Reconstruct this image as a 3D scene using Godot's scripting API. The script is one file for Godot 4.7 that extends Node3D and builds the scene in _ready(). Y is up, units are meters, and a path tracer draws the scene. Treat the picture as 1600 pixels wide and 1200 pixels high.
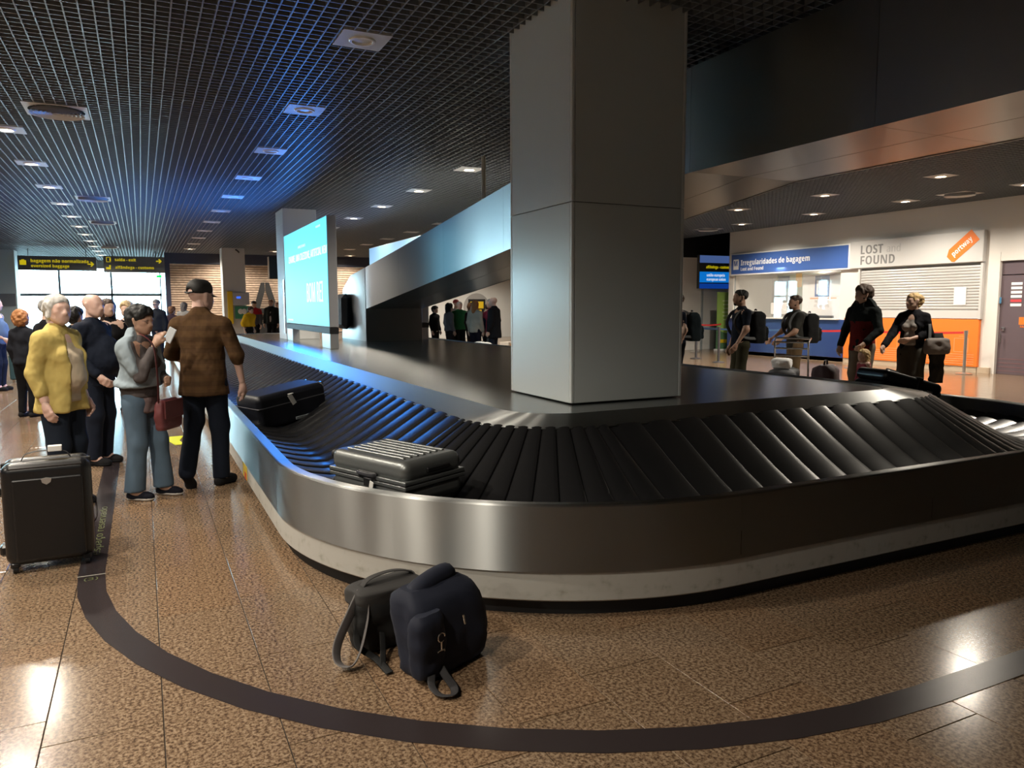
extends Node3D
# Baggage reclaim hall. Metres, y up. The building's long axis is z, the carousel lies along it.

const EYE := 1.6
const CEIL := 3.96

var mats := {}
var used := {}
var rng := RandomNumberGenerator.new()

# ---------------------------------------------------------------- mesh collector
class MB:
	var v := PackedVector3Array()
	var n := PackedVector3Array()
	var u := PackedVector2Array()
	var i := PackedInt32Array()

	func quad(a: Vector3, b: Vector3, c: Vector3, d: Vector3, out_from := Vector3.INF, ua := Vector2.ZERO, ub := Vector2(0, 1), uc := Vector2(1, 1), ud := Vector2(1, 0)) -> void:
		var nn := (c - a).cross(b - a)
		if nn.length_squared() < 1e-14:
			nn = (d - a).cross(c - a)
		nn = nn.normalized()
		var flip := false
		if out_from != Vector3.INF and nn.dot((a + b + c + d) * 0.25 - out_from) < 0.0:
			flip = true
			nn = -nn
		var k := v.size()
		v.append_array([a, b, c, d])
		n.append_array([nn, nn, nn, nn])
		u.append_array([ua, ub, uc, ud])
		if flip:
			i.append_array([k, k + 2, k + 1, k, k + 3, k + 2])
		else:
			i.append_array([k, k + 1, k + 2, k, k + 2, k + 3])

	func tri(a: Vector3, b: Vector3, c: Vector3, out_from := Vector3.INF) -> void:
		var nn := (c - a).cross(b - a).normalized()
		var k := v.size()
		var flip := out_from != Vector3.INF and nn.dot((a + b + c) / 3.0 - out_from) < 0.0
		if flip:
			nn = -nn
		v.append_array([a, b, c])
		n.append_array([nn, nn, nn])
		u.append_array([Vector2.ZERO, Vector2(0, 1), Vector2(1, 1)])
		if flip:
			i.append_array([k, k + 2, k + 1])
		else:
			i.append_array([k, k + 1, k + 2])

	# box with chamfered edges (bevel 0: plain box)
	func box(c: Vector3, s: Vector3, bevel := 0.0, basis := Basis.IDENTITY) -> void:
		var h := s * 0.5
		if bevel <= 0.0:
			var p: Array[Vector3] = []
			for q in 8:
				p.append(c + basis * Vector3(h.x if q & 1 else -h.x, h.y if q & 2 else -h.y, h.z if q & 4 else -h.z))
			for f in [[0, 1, 3, 2], [4, 5, 7, 6], [0, 1, 5, 4], [2, 3, 7, 6], [0, 2, 6, 4], [1, 3, 7, 5]]:
				quad(p[f[0]], p[f[1]], p[f[2]], p[f[3]], c)
			return
		var b := minf(bevel, minf(h.x, minf(h.y, h.z)) * 0.98)
		var face := {}
		for ax in 3:
			for sg in [-1, 1]:
				for q in 8:
					var sx := 1.0 if q & 1 else -1.0
					var sy := 1.0 if q & 2 else -1.0
					var sz := 1.0 if q & 4 else -1.0
					var e := Vector3(sx * (h.x - b), sy * (h.y - b), sz * (h.z - b))
					e[ax] = [sx, sy, sz][ax] * h[ax]
					if [sx, sy, sz][ax] == float(sg):
						face[ax * 8 + q] = c + basis * e
		for ax in 3:
			var o1 := 1 << ((ax + 1) % 3)
			var o2 := 1 << ((ax + 2) % 3)
			for sg in 2:
				var q := (1 << ax) * sg
				quad(face[ax * 8 + q], face[ax * 8 + q + o1], face[ax * 8 + q + o1 + o2], face[ax * 8 + q + o2], c)
		for ax in 3:   # edges along ax join faces of the other two axes
			var a1 := (ax + 1) % 3
			var a2 := (ax + 2) % 3
			for s1 in 2:
				for s2 in 2:
					var q := (1 << a1) * s1 + (1 << a2) * s2
					var r := q + (1 << ax)
					quad(face[a1 * 8 + q], face[a1 * 8 + r], face[a2 * 8 + r], face[a2 * 8 + q], c)
		for q in 8:
			tri(face[q], face[8 + q], face[16 + q], c)

	# box with round edges and corners
	func rbox(c: Vector3, s: Vector3, r: float, m := 3, basis := Basis.IDENTITY) -> void:
		var h := s * 0.5
		r = minf(r, minf(h.x, minf(h.y, h.z)) * 0.98)
		var k := v.size()
		var nc := 4 * (m + 1)
		var nr := 2 * (m + 1)
		for half in 2:
			for a in m + 1:
				var f := PI * 0.5 * (half + float(a) / m)
				for q in 4:
					for b in m + 1:
						var g := PI * 0.5 * (q + float(b) / m)
						var d := Vector3(sin(f) * cos(g), cos(f), sin(f) * sin(g))
						var sg := Vector3(1 if q == 0 or q == 3 else -1, 1 if half == 0 else -1, 1 if q < 2 else -1)
						v.append(c + basis * (sg * (h - Vector3.ONE * r) + d * r))
						n.append(basis * d)
						u.append(Vector2(g, f))
		for a in nr - 1:
			for b in nc:
				var b2 := (b + 1) % nc
				i.append_array([k + a * nc + b, k + (a + 1) * nc + b2, k + a * nc + b2, k + a * nc + b, k + (a + 1) * nc + b, k + (a + 1) * nc + b2])
		for e in 2:
			var o := k if e == 0 else k + (nr - 1) * nc
			var cp := [o, o + m + 1, o + 2 * (m + 1), o + 3 * (m + 1)]
			if e == 0:
				i.append_array([cp[0], cp[1], cp[2], cp[0], cp[2], cp[3]])
			else:
				i.append_array([cp[0], cp[2], cp[1], cp[0], cp[3], cp[2]])

	# surface through rows of points, smooth; rows[r][c]
	func sheet(rows: Array, wrap := false, inside := Vector3.INF, us := 1.0, vs := 1.0) -> void:
		var k := v.size()
		var nr := rows.size()
		var nc: int = rows[0].size()
		var acc := PackedVector3Array()
		acc.resize(nr * nc)
		for r in nr:
			for c in nc:
				v.append(rows[r][c])
				u.append(Vector2(us * c / maxf(1.0, nc - 1), vs * r / maxf(1.0, nr - 1)))
		var idx := PackedInt32Array()
		var hits := 0.0
		for r in nr - 1:
			for c in (nc if wrap else nc - 1):
				var c2 := (c + 1) % nc
				var a := r * nc + c
				var b := r * nc + c2
				var d := (r + 1) * nc + c
				var e := (r + 1) * nc + c2
				var f1 := (v[k + d] - v[k + a]).cross(v[k + e] - v[k + a]) + (v[k + e] - v[k + a]).cross(v[k + b] - v[k + a])
				acc[a] += f1
				acc[b] += f1
				acc[d] += f1
				acc[e] += f1
				if inside != Vector3.INF:
					hits += f1.dot((v[k + a] + v[k + e]) * 0.5 - inside)
				idx.append_array([a, e, d, a, b, e])
		var flip := inside != Vector3.INF and hits < 0.0
		for q in nr * nc:
			var nn := acc[q].normalized()
			n.append(-nn if flip else nn)
		for q in range(0, idx.size(), 3):
			if flip:
				i.append_array([k + idx[q], k + idx[q + 2], k + idx[q + 1]])
			else:
				i.append_array([k + idx[q], k + idx[q + 1], k + idx[q + 2]])

	func turn_out(kv: int, ki: int) -> void:
		for q in range(kv, n.size()):
			n[q] = -n[q]
		for q in range(ki, i.size(), 3):
			var w := i[q + 1]
			i[q + 1] = i[q + 2]
			i[q + 2] = w

	# round bar through points; radii may be one number or an array
	func tube(pts: Array, rad, sides := 10, caps := true, flat := 1.0, flat_dir := Vector3.UP) -> void:
		var rows: Array = []
		var side_v := Vector3.ZERO
		var centre := Vector3.ZERO
		for q in pts.size():
			centre += pts[q]
			var t: Vector3 = (pts[mini(q + 1, pts.size() - 1)] - pts[maxi(q - 1, 0)]).normalized()
			if q == 0:
				side_v = t.cross(flat_dir)
				if side_v.length() < 0.05:
					side_v = t.cross(Vector3(0.31, 0.2, 0.9))
			side_v = (side_v - t * side_v.dot(t)).normalized()
			var w := t.cross(side_v)
			var r: float = rad if typeof(rad) != TYPE_ARRAY else rad[q]
			var row := PackedVector3Array()
			for s in sides:
				var a := TAU * s / sides
				row.append(pts[q] + side_v * cos(a) * r + w * sin(a) * r * flat)
			rows.append(row)
		var k0 := v.size()
		var ki := i.size()
		sheet(rows, true)
		# outward check with the first ring
		var mid: Vector3 = pts[0]
		if n[k0].dot(v[k0] - mid) < 0.0:
			turn_out(k0, ki)
		if caps:
			for e in [0, pts.size() - 1]:
				var ring: PackedVector3Array = rows[e]
				var inner: Vector3 = pts[1] if e == 0 else pts[pts.size() - 2]
				for s in sides:
					tri(pts[e], ring[s], ring[(s + 1) % sides], inner)

	# turned shape about the y axis at c: profile of (radius, height)
	func lathe(c: Vector3, prof: Array, sides := 24) -> void:
		for q in prof.size() - 1:
			var rows: Array = []
			for e in 2:
				var row := PackedVector3Array()
				var p: Vector2 = prof[q + e]
				for s in sides:
					var a := TAU * s / sides
					row.append(c + Vector3(cos(a) * p.x, p.y, sin(a) * p.x))
				rows.append(row)
			var k := v.size()
			var ki := i.size()
			sheet(rows, true)
			var p0: Vector2 = prof[q]
			var p1: Vector2 = prof[q + 1]
			var want := Vector2(p1.y - p0.y, p0.x - p1.x)   # right-hand side of the profile is outside
			if n[k].dot(Vector3(want.x, want.y, 0)) < 0.0:
				turn_out(k, ki)

	# outline in a plane pushed along dir; pts in order, any plane
	func prism(pts: Array, push: Vector3, smooth := false) -> void:
		var c := Vector3.ZERO
		for p in pts:
			c += p
		c = c / pts.size() + push * 0.5
		var flat := PackedVector2Array()
		var nn := push.normalized()
		var ax := nn.cross(Vector3.UP if absf(nn.y) < 0.9 else Vector3.RIGHT).normalized()
		var ay := nn.cross(ax)
		for p in pts:
			flat.append(Vector2(ax.dot(p), ay.dot(p)))
		var t := Geometry2D.triangulate_polygon(flat)
		for q in range(0, t.size(), 3):
			for e in 2:
				var o := push * e
				tri(pts[t[q]] + o, pts[t[q + 1]] + o, pts[t[q + 2]] + o, c + nn * (50.0 if e == 0 else -50.0))
		if Geometry2D.is_polygon_clockwise(flat):
			pts = pts.duplicate()
			pts.reverse()
		for q in pts.size():
			var a: Vector3 = pts[q]
			var b: Vector3 = pts[(q + 1) % pts.size()]
			var mid := (a + b) * 0.5 + push * 0.5
			# orientation from the polygon's winding in (ax, ay)
			var e2 := Vector2(ax.dot(b - a), ay.dot(b - a))
			var o2 := Vector2(e2.y, -e2.x)
			var o3 := ax * o2.x + ay * o2.y
			quad(a, b, b + push, a + push, mid - o3)

	func ball(c: Vector3, r: Vector3, rings := 8, sides := 12) -> void:
		var rows: Array = []
		for q in rings + 1:
			var f := PI * q / rings
			var row := PackedVector3Array()
			for s in sides:
				var a := TAU * s / sides
				row.append(c + Vector3(sin(f) * cos(a) * r.x, cos(f) * r.y, sin(f) * sin(a) * r.z))
			rows.append(row)
		sheet(rows, true, c)

	func move(t: Transform3D, from := 0) -> void:
		for q in range(from, v.size()):
			v[q] = t * v[q]
			n[q] = (t.basis * n[q]).normalized()

	func mesh() -> ArrayMesh:
		var a: Array = []
		a.resize(Mesh.ARRAY_MAX)
		a[Mesh.ARRAY_VERTEX] = v
		a[Mesh.ARRAY_NORMAL] = n
		a[Mesh.ARRAY_TEX_UV] = u
		a[Mesh.ARRAY_INDEX] = i
		var m := ArrayMesh.new()
		m.add_surface_from_arrays(Mesh.PRIMITIVE_TRIANGLES, a)
		return m

# ---------------------------------------------------------------- nodes
func numbered(called: String) -> String:
	if not used.has(called):
		used[called] = 0
		return called
	used[called] += 1
	return "%s_%03d" % [called, used[called]]

func tag(o: Node, label: String, category: String, group := "") -> void:
	o.set_meta("label", label)
	o.set_meta("category", category)
	if group != "":
		o.set_meta("group", group)

func thing(called: String, label: String, category: String, at := Vector3.ZERO, turn := 0.0, group := "") -> Node3D:
	var o := Node3D.new()
	o.name = numbered(called)
	add_child(o)
	o.position = at
	o.rotation.y = turn
	tag(o, label, category, group)
	return o

func struct_node(called: String) -> Node3D:
	var o := Node3D.new()
	o.name = numbered(called)
	add_child(o)
	o.set_meta("kind", "structure")
	return o

func put(parent: Node, called: String, m: Mesh, mt: Material, at := Vector3.ZERO) -> MeshInstance3D:
	var o := MeshInstance3D.new()
	o.name = called if parent != self else numbered(called)
	o.mesh = m
	o.material_override = mt
	o.position = at
	o.cast_shadow = GeometryInstance3D.SHADOW_CASTING_SETTING_ON
	parent.add_child(o, true)
	return o

func pbox(parent: Node, called: String, c: Vector3, s: Vector3, mt: Material, bevel := 0.0, basis := Basis.IDENTITY) -> MeshInstance3D:
	var m := MB.new()
	m.box(c, s, bevel, basis)
	return put(parent, called, m.mesh(), mt)

func ptube(parent: Node, called: String, pts: Array, r, mt: Material, sides := 10, flat := 1.0, fd := Vector3.UP) -> MeshInstance3D:
	var m := MB.new()
	m.tube(pts, r, sides, true, flat, fd)
	return put(parent, called, m.mesh(), mt)

func structure_box(called: String, lo: Vector3, hi: Vector3, mt: Material) -> MeshInstance3D:
	var o := pbox(self, called, (lo + hi) * 0.5, hi - lo, mt)
	o.set_meta("kind", "structure")
	return o

# lettering: lies in the plane through `at` with right and up directions
func words(parent: Node, called: String, text: String, at: Vector3, right: Vector3, up: Vector3, height: float, mt: Material, bold := true, stretch := 1.0, centre := false, depth := 0.004, serif := false) -> MeshInstance3D:
	var f := SystemFont.new()
	f.font_names = PackedStringArray(["Droid Serif" if serif else "Droid Sans"])
	f.font_weight = 700 if bold else 400
	var t := TextMesh.new()
	t.font = f
	t.text = text
	t.font_size = 48
	t.pixel_size = height / 48.0 * 1.37      # height is that of a capital
	t.depth = depth
	t.curve_step = 2.0
	t.horizontal_alignment = HORIZONTAL_ALIGNMENT_CENTER if centre else HORIZONTAL_ALIGNMENT_LEFT
	t.vertical_alignment = VERTICAL_ALIGNMENT_CENTER
	var o := put(parent, called, t, mt)
	var z := right.cross(up).normalized()
	o.transform = Transform3D(Basis(right.normalized() * stretch, up.normalized(), z), at + z * depth * 0.5)
	return o

# ---------------------------------------------------------------- materials
func mat(called: String, c: Color, rough := 0.6, metal := 0.0, spec := 0.5) -> StandardMaterial3D:
	if mats.has(called):
		return mats[called]
	var m := StandardMaterial3D.new()
	m.resource_name = called
	m.albedo_color = c.linear_to_srgb()      # colours are given as linear reflectances
	m.roughness = rough
	m.metallic = metal
	m.metallic_specular = spec
	mats[called] = m
	return m

func glow(called: String, c: Color, e: float) -> StandardMaterial3D:
	if mats.has(called):
		return mats[called]
	var m := mat(called, c, 0.5)
	m.emission_enabled = true
	m.emission = c
	m.albedo_color = c * 0.5
	m.emission_energy_multiplier = e
	return m

func noise_image(size: int, freq: float, octaves: int, sd: int, type := FastNoiseLite.TYPE_SIMPLEX_SMOOTH, gain := 0.5) -> Image:
	var f := FastNoiseLite.new()
	f.seed = sd
	f.frequency = freq
	f.noise_type = type
	f.fractal_octaves = octaves
	f.fractal_gain = gain
	return f.get_seamless_image(size, size)

func as_texture(im: Image) -> ImageTexture:
	return ImageTexture.create_from_image(im)

func ramp_texture(im: Image, stops: Array) -> ImageTexture:
	# stops: [[value, Color], ...] hard-ish ramp over a grey image
	var lut: Array[Color] = []
	for q in 256:
		var x := q / 255.0
		var c: Color = stops[0][1]
		for s in stops.size() - 1:
			if x >= stops[s][0]:
				c = (stops[s][1] as Color).lerp(stops[s + 1][1], clampf((x - stops[s][0]) / (stops[s + 1][0] - stops[s][0]), 0, 1))
		lut.append(c)
	var out := Image.create(im.get_width(), im.get_height(), false, Image.FORMAT_RGB8)
	im.convert(Image.FORMAT_L8)
	var d := im.get_data()
	var w := im.get_width()
	var bytes := PackedByteArray()
	bytes.resize(d.size() * 3)
	for q in d.size():
		var c := lut[d[q]]
		bytes[q * 3] = int(c.r * 255.0)
		bytes[q * 3 + 1] = int(c.g * 255.0)
		bytes[q * 3 + 2] = int(c.b * 255.0)
	out.set_data(w, im.get_height(), false, Image.FORMAT_RGB8, bytes)
	return as_texture(out)

func triplanar(m: StandardMaterial3D, scale: float) -> void:
	m.uv1_triplanar = true
	m.uv1_world_triplanar = true
	m.uv1_scale = Vector3.ONE * scale

func make_materials() -> void:
	var grain := noise_image(512, 0.055, 4, 11, FastNoiseLite.TYPE_PERLIN, 0.72)
	var stops := [[0.0, Color(0.27, 0.21, 0.165)], [0.30, Color(0.35, 0.28, 0.22)], [0.42, Color(0.46, 0.375, 0.295)], [0.55, Color(0.55, 0.46, 0.37)], [0.7, Color(0.61, 0.525, 0.43)], [1.0, Color(0.70, 0.62, 0.53)]]
	var tex := ramp_texture(grain, stops)
	for k in 3:
		var g := mat("granite_%d" % k, [Color(1, 1, 1), Color(0.93, 0.92, 0.9), Color(1, 0.95, 0.9)][k], 0.17)
		g.albedo_texture = tex
		triplanar(g, 2.3)
	# brushed steel: streaks of the highlights run along u
	var st := mat("brushed_steel", Color(0.41, 0.42, 0.415), 0.42, 1.0)
	st.anisotropy_enabled = true
	st.anisotropy = 1.0
	var sp := mat("plate_steel", Color(0.41, 0.42, 0.415), 0.25, 1.0)
	var sd := mat("duct_steel", Color(0.41, 0.42, 0.415), 0.29, 1.0)
	sd.anisotropy_enabled = true
	sd.anisotropy = 0.75
	var rub := mat("belt_rubber", Color(0.012, 0.012, 0.013), 0.30)
	rub.metallic_specular = 0.5
	var kick := mat("cream_kick", Color(0.47, 0.46, 0.425), 0.5)
	kick.albedo_texture = ramp_texture(noise_image(256, 0.03, 5, 9), [[0.0, Color(0.75, 0.73, 0.70)], [0.22, Color(0.95, 0.95, 0.94)], [0.4, Color(1, 1, 1)], [1.0, Color(1, 1, 1)]])
	triplanar(kick, 1.2)
	mat("black", Color(0.006, 0.006, 0.007), 0.6)
	mat("grout", Color(0.035, 0.026, 0.02), 0.7)
	mat("stripe", Color(0.033, 0.025, 0.026), 0.26)
	mat("white_wall", Color(0.77, 0.74, 0.70), 0.7)
	mat("pale_wall", Color(0.84, 0.84, 0.82), 0.7)
	mat("dark_plenum", Color(0.03, 0.03, 0.033), 0.9)
	mat("grid_blade", Color(0.16, 0.18, 0.20), 0.42)
	mat("lamp_panel", Color(0.55, 0.56, 0.57), 0.45)
	mat("lamp_rim", Color(0.8, 0.8, 0.8), 0.4)
	mat("lamp_off", Color(0.62, 0.62, 0.6), 0.35)
	glow("lamp_lit", Color(1.0, 0.90, 0.74), 36.0)
	mat("column_enamel", Color(0.61, 0.65, 0.645), 0.24)
	mat("column_trim", Color(0.66, 0.69, 0.685), 0.28)
	mat("far_column", Color(0.66, 0.655, 0.64), 0.5)
	mat("seam", Color(0.05, 0.05, 0.05), 0.8)
	mat("chrome", Color(0.80, 0.80, 0.80), 0.14, 1.0)
	mat("dark_metal", Color(0.10, 0.10, 0.11), 0.45, 0.4)
	mat("grey_casing", Color(0.36, 0.36, 0.37), 0.45)
	mat("navy_band", Color(0.035, 0.04, 0.07), 0.35)
	mat("frame_steel", Color(0.32, 0.36, 0.38), 0.45)
	var gl := mat("window_glass", Color(0.9, 0.97, 1.0, 0.06), 0.02)
	gl.transparency = BaseMaterial3D.TRANSPARENCY_ALPHA
	var gl2 := mat("office_glass", Color(0.95, 0.97, 0.97, 0.08), 0.02)
	gl2.transparency = BaseMaterial3D.TRANSPARENCY_ALPHA
	for k in 3:
		var w := mat("oak_%d" % k, [Color(0.63, 0.47, 0.35), Color(0.68, 0.51, 0.385), Color(0.58, 0.425, 0.315)][k], 0.5)
		w.albedo_texture = ramp_texture(noise_image(128, 0.04, 3, 21 + k), [[0.0, Color(0.8, 0.8, 0.8)], [1.0, Color(1, 1, 1)]])
		triplanar(w, 0.8)

# ---------------------------------------------------------------- camera, sky, light
func make_camera() -> void:
	var cam := Camera3D.new()
	cam.name = "camera"
	cam.fov = rad_to_deg(2.0 * atan(600.0 / 1176.0))
	cam.near = 0.05
	cam.far = 200.0
	cam.transform = Transform3D(Basis(Vector3.UP, deg_to_rad(-26.1)) * Basis(Vector3.RIGHT, deg_to_rad(-5.9)) * Basis(Vector3.BACK, deg_to_rad(-0.27)), Vector3(0, EYE, 0))
	add_child(cam)
	cam.current = true

func make_environment() -> void:
	var e := Environment.new()
	e.background_mode = Environment.BG_COLOR
	e.background_color = Color(0.74, 0.93, 1.0)      # bright overcast daylight outside
	e.background_energy_multiplier = 24.0
	e.tonemap_mode = Environment.TONE_MAPPER_LINEAR
	e.tonemap_exposure = 1.0
	e.sdfgi_enabled = true
	e.ssao_enabled = true
	e.ssil_enabled = true
	var w := WorldEnvironment.new()
	w.name = "world_environment"
	w.environment = e
	add_child(w)

const LAMP_ENERGY := 11.5
const LAMP_COLOR := Color(1.0, 0.955, 0.885)

func spot(parent: Node, at: Vector3, energy: float, c := LAMP_COLOR, angle := 76.0) -> void:
	var s := SpotLight3D.new()
	s.name = "light"
	parent.add_child(s, true)
	s.position = at
	s.rotation.x = -PI / 2
	s.spot_angle = angle
	s.spot_angle_attenuation = 0.6
	s.spot_range = 60.0
	s.spot_attenuation = 2.0
	s.light_color = c
	s.light_energy = energy
	s.light_size = 0.09
	s.shadow_enabled = true

# ---------------------------------------------------------------- the setting
const CX0 := 0.745      # carousel outer rectangle
const CX1 := 8.05
const CZ0 := -25.2
const CZ1 := -2.99
const CR := 2.085

func make_floor() -> void:
	var fl := struct_node("floor")
	pbox(fl, "slab", Vector3(4, -0.156, -21), Vector3(44, 0.30, 52), mats.grout)
	var px := 0.41
	var pz := 0.79
	var tile := MB.new()
	tile.box(Vector3(0, -0.01, 0), Vector3(px - 0.004, 0.02, pz - 0.004), 0.0012)
	var tm := tile.mesh()
	var near: Array = []
	var rest := MB.new()
	for c in range(-40, 62):
		var ph: float = [0.1, 0.0, 0.43, 0.25, 0.04, 0.5, 0.2, 0.4][posmod(c, 8)]
		for r in range(-52, 6):
			var at := Vector3((c + 0.5) * px, 0, (r + 0.5) * pz - 3.5 + ph)
			if at.z > 4.4 or at.z < -46.5 or at.x < -17.5 or at.x > 25.5:
				continue
			var under := at.x > CX0 + 0.5 and at.x < CX1 - 0.5 and at.z > CZ0 + 0.6 and at.z < CZ1 - 0.6 and Vector2(at.x - 2.83, at.z + 5.07).length() > 0.0 and (at.x > 2.4 or at.z < -5.0)
			if under:
				continue
			var ahead := at.x * 0.44 - at.z * 0.898
			var aside := absf(at.x * 0.898 + at.z * 0.44)
			if ahead > 1.2 and aside < ahead * 0.75 + 0.3:
				near.append([at.length(), at])
			else:
				near.append([1000.0 + at.length(), at])
	near.sort_custom(func(a, b): return a[0] < b[0])
	for q in near.size():
		var at: Vector3 = near[q][1]
		if q < 300:
			put(fl, "tile", tm, mats["granite_%d" % rng.randi_range(0, 2)], at)
		else:
			var h := Vector3(px * 0.5 - 0.002, 0, pz * 0.5 - 0.002)
			rest.quad(at + Vector3(-h.x, 0, -h.z), at + Vector3(h.x, 0, -h.z), at + Vector3(h.x, 0, h.z), at + Vector3(-h.x, 0, h.z), at - Vector3.UP)
	var o := put(fl, "distant_tiles", rest.mesh(), mats.granite_0)
	o.set_meta("kind", "stuff")

func make_ceiling() -> void:
	var ce := struct_node("ceiling")
	pbox(ce, "slab", Vector3(4, 4.45, -21), Vector3(44, 0.2, 52), mats.dark_plenum)
	var bl := MB.new()
	bl.box(Vector3.ZERO, Vector3(0.012, 0.045, 46.5))
	var bm := bl.mesh()
	for k in 236:
		put(ce, "ceiling_blade", bm, mats.grid_blade, Vector3(-8.47 + k * 0.11, CEIL + 0.0225, -20.25))
	var cb := MB.new()
	cb.box(Vector3.ZERO, Vector3(25.9, 0.045, 0.012))
	var cm := cb.mesh()
	var rest := MB.new()
	for k in 422:
		var z := 2.9 - k * 0.11
		if z < -3.4 and z > -10.4:
			put(ce, "ceiling_blade", cm, mats.grid_blade, Vector3(4.45, CEIL + 0.0235, z))
		else:
			rest.box(Vector3(4.45, CEIL + 0.0235, z), Vector3(25.9, 0.045, 0.012))
	var o := put(ce, "cross_blades", rest.mesh(), mats.grid_blade)
	o.set_meta("kind", "stuff")

func make_shell() -> void:
	var ww: Material = mats.white_wall
	structure_box("wall_back", Vector3(-17.5, 0, 4.6), Vector3(25.5, 4.35, 4.9), mat("back_wall", Color(0.42, 0.40, 0.37), 0.8))
	structure_box("wall_left", Vector3(-17.8, 0, -46), Vector3(-17.5, 4.35, 4.9), mat("back_wall", Color.WHITE))
	structure_box("wall_east", Vector3(25.5, 0, -46), Vector3(25.8, 4.35, 4.9), mats.pale_wall)
	# right wall with its offices
	var wr := struct_node("wall_right")
	for b in [[-19.45, 4.6, 2.57, 4.35], [-8.9, 4.6, 0.0, 2.57], [-10.66, -8.9, 2.77, 3.0], [-14.98, -10.68, 0.0, 2.57], [-19.45, -19.22, 0.0, 2.57], [-19.22, -14.98, 0.0, 1.15]]:
		if b[2] == 2.77:
			continue
		var lo := Vector3(17.56, b[2], b[0])
		var hi := Vector3(17.8, b[3], b[1])
		pbox(wr, "wall_section", (lo + hi) * 0.5, hi - lo, ww)
	pbox(wr, "wall_section", Vector3(17.68, 1.385, -10.67), Vector3(0.24, 2.77, 0.02), ww)
	# return wall behind the corner
	var w2 := structure_box("wall_return", Vector3(13.5, 0, -21.9), Vector3(25.5, 3.3, -21.6), ww)
	structure_box("wall_return_band", Vector3(13.5, 3.3, -21.85), Vector3(25.5, 4.35, -21.6), mats.black)
	structure_box("baseboard_right", Vector3(17.5, 0, -10.7), Vector3(17.56, 0.13, -10.98), mat("tan_base", Color(0.55, 0.44, 0.32), 0.5))
	structure_box("baseboard_office", Vector3(17.5, 0, -19.4), Vector3(17.56, 0.13, -11.0), mats.tan_base)
	structure_box("baseboard_front", Vector3(17.5, 0, -8.85), Vector3(17.56, 0.13, 4.5), mats.tan_base)
	# far wall: oak slats under a navy band, then white
	var wf := struct_node("wall_far")
	pbox(wf, "backing", Vector3(6.1, 1.75, -36.2), Vector3(9.8, 3.5, 0.2), mat("slat_backing", Color(0.16, 0.10, 0.07), 0.8))  # dark brown board behind the slats
	var sl := MB.new()
	sl.box(Vector3.ZERO, Vector3(9.8, 0.078, 0.05), 0.004)
	var sm := sl.mesh()
	for k in 34:
		put(wf, "slat", sm, mats["oak_%d" % (k * 7 % 3)], Vector3(6.1, 0.06 + k * 0.103, -36.075))
	pbox(wf, "band", Vector3(6.1, 3.93, -36.1), Vector3(9.8, 0.85, 0.25), mats.navy_band)
	structure_box("wall_far_white", Vector3(11.0, 0, -36.3), Vector3(25.5, 4.35, -36.0), mats.pale_wall)
	structure_box("wall_side", Vector3(1.0, 0, -44), Vector3(1.2, 4.35, -36.0), mats.navy_band)
	# window wall on the left, daylight behind
	var wn := struct_node("window_1")
	pbox(wn, "header", Vector3(-8.2, 3.98, -44.1), Vector3(18.8, 0.75, 0.25), mat("header_paint", Color(0.45, 0.5, 0.52), 0.6))
	pbox(wn, "sill", Vector3(-8.2, 0.06, -44.1), Vector3(18.8, 0.12, 0.25), mats.frame_steel)
	pbox(wn, "transom", Vector3(-8.2, 2.28, -44.1), Vector3(18.8, 0.14, 0.16), mats.frame_steel)
	for k in 9:
		pbox(wn, "mullion", Vector3(-17.4 + k * 2.3, 1.85, -44.1), Vector3(0.10, 3.55, 0.16), mats.frame_steel)
	for k in 8:
		for r in 2:
			pbox(wn, "pane", Vector3(-16.25 + k * 2.3, 1.17 if r == 0 else 2.98, -44.1), Vector3(2.2, 2.1 if r == 0 else 1.26, 0.012), mats.window_glass)
	structure_box("floor_outside", Vector3(-40, -0.3, -110), Vector3(12, -0.05, -47.5), mat("apron", Color(0.55, 0.55, 0.53), 0.9))
	# pale pillar at the window side, partly behind the hanging sign
	var pl := thing("window_pillar", "teal grey square pillar between the bright windows behind the waiting people", "pillar", Vector3(-5.0, 0, -37.0))
	pbox(pl, "shaft", Vector3(0, 2.05, 0), Vector3(1.0, 4.1, 1.0), mat("pillar_teal", Color(0.42, 0.52, 0.54), 0.5), 0.02)
	pbox(pl, "notice_band", Vector3(0, 1.95, 0.51), Vector3(0.9, 0.5, 0.02), mat("notice", Color(0.16, 0.18, 0.2), 0.5))
	# curved dark stripe let into the floor round the carousel
	var ring := MB.new()
	var outer: Array = []
	var inner: Array = []
	var pts := carousel_points(14)
	for k in pts.size():
		outer.append(pts[k][0] - pts[k][1] * 1.165 + Vector3(0, 0.0025, 0))
		inner.append(pts[k][0] - pts[k][1] * 1.02 + Vector3(0, 0.0025, 0))
	outer.append(outer[0])
	inner.append(inner[0])
	for k in outer.size() - 1:
		ring.quad(outer[k], outer[k + 1], inner[k + 1], inner[k], outer[k] - Vector3.UP)
		ring.quad(outer[k], outer[k + 1], outer[k + 1] - Vector3(0, 0.003, 0), outer[k] - Vector3(0, 0.003, 0), inner[k])
		ring.quad(inner[k], inner[k + 1], inner[k + 1] - Vector3(0, 0.003, 0), inner[k] - Vector3(0, 0.003, 0), outer[k])
	var tr := put(self, "trim_1", ring.mesh(), mats.stripe)
	tr.set_meta("kind", "structure")
	# its lettering, worn yellow green, running along the left straight
	var yl := mat("worn_yellow", Color(0.12, 0.14, 0.055), 0.5)
	words(tr, "lettering", "espaço reservado", Vector3(-0.345, 0.004, -5.45), Vector3(0, 0, -1), Vector3(-1, 0, 0), 0.052, yl, false, 2.4, false, 0.001)
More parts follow.
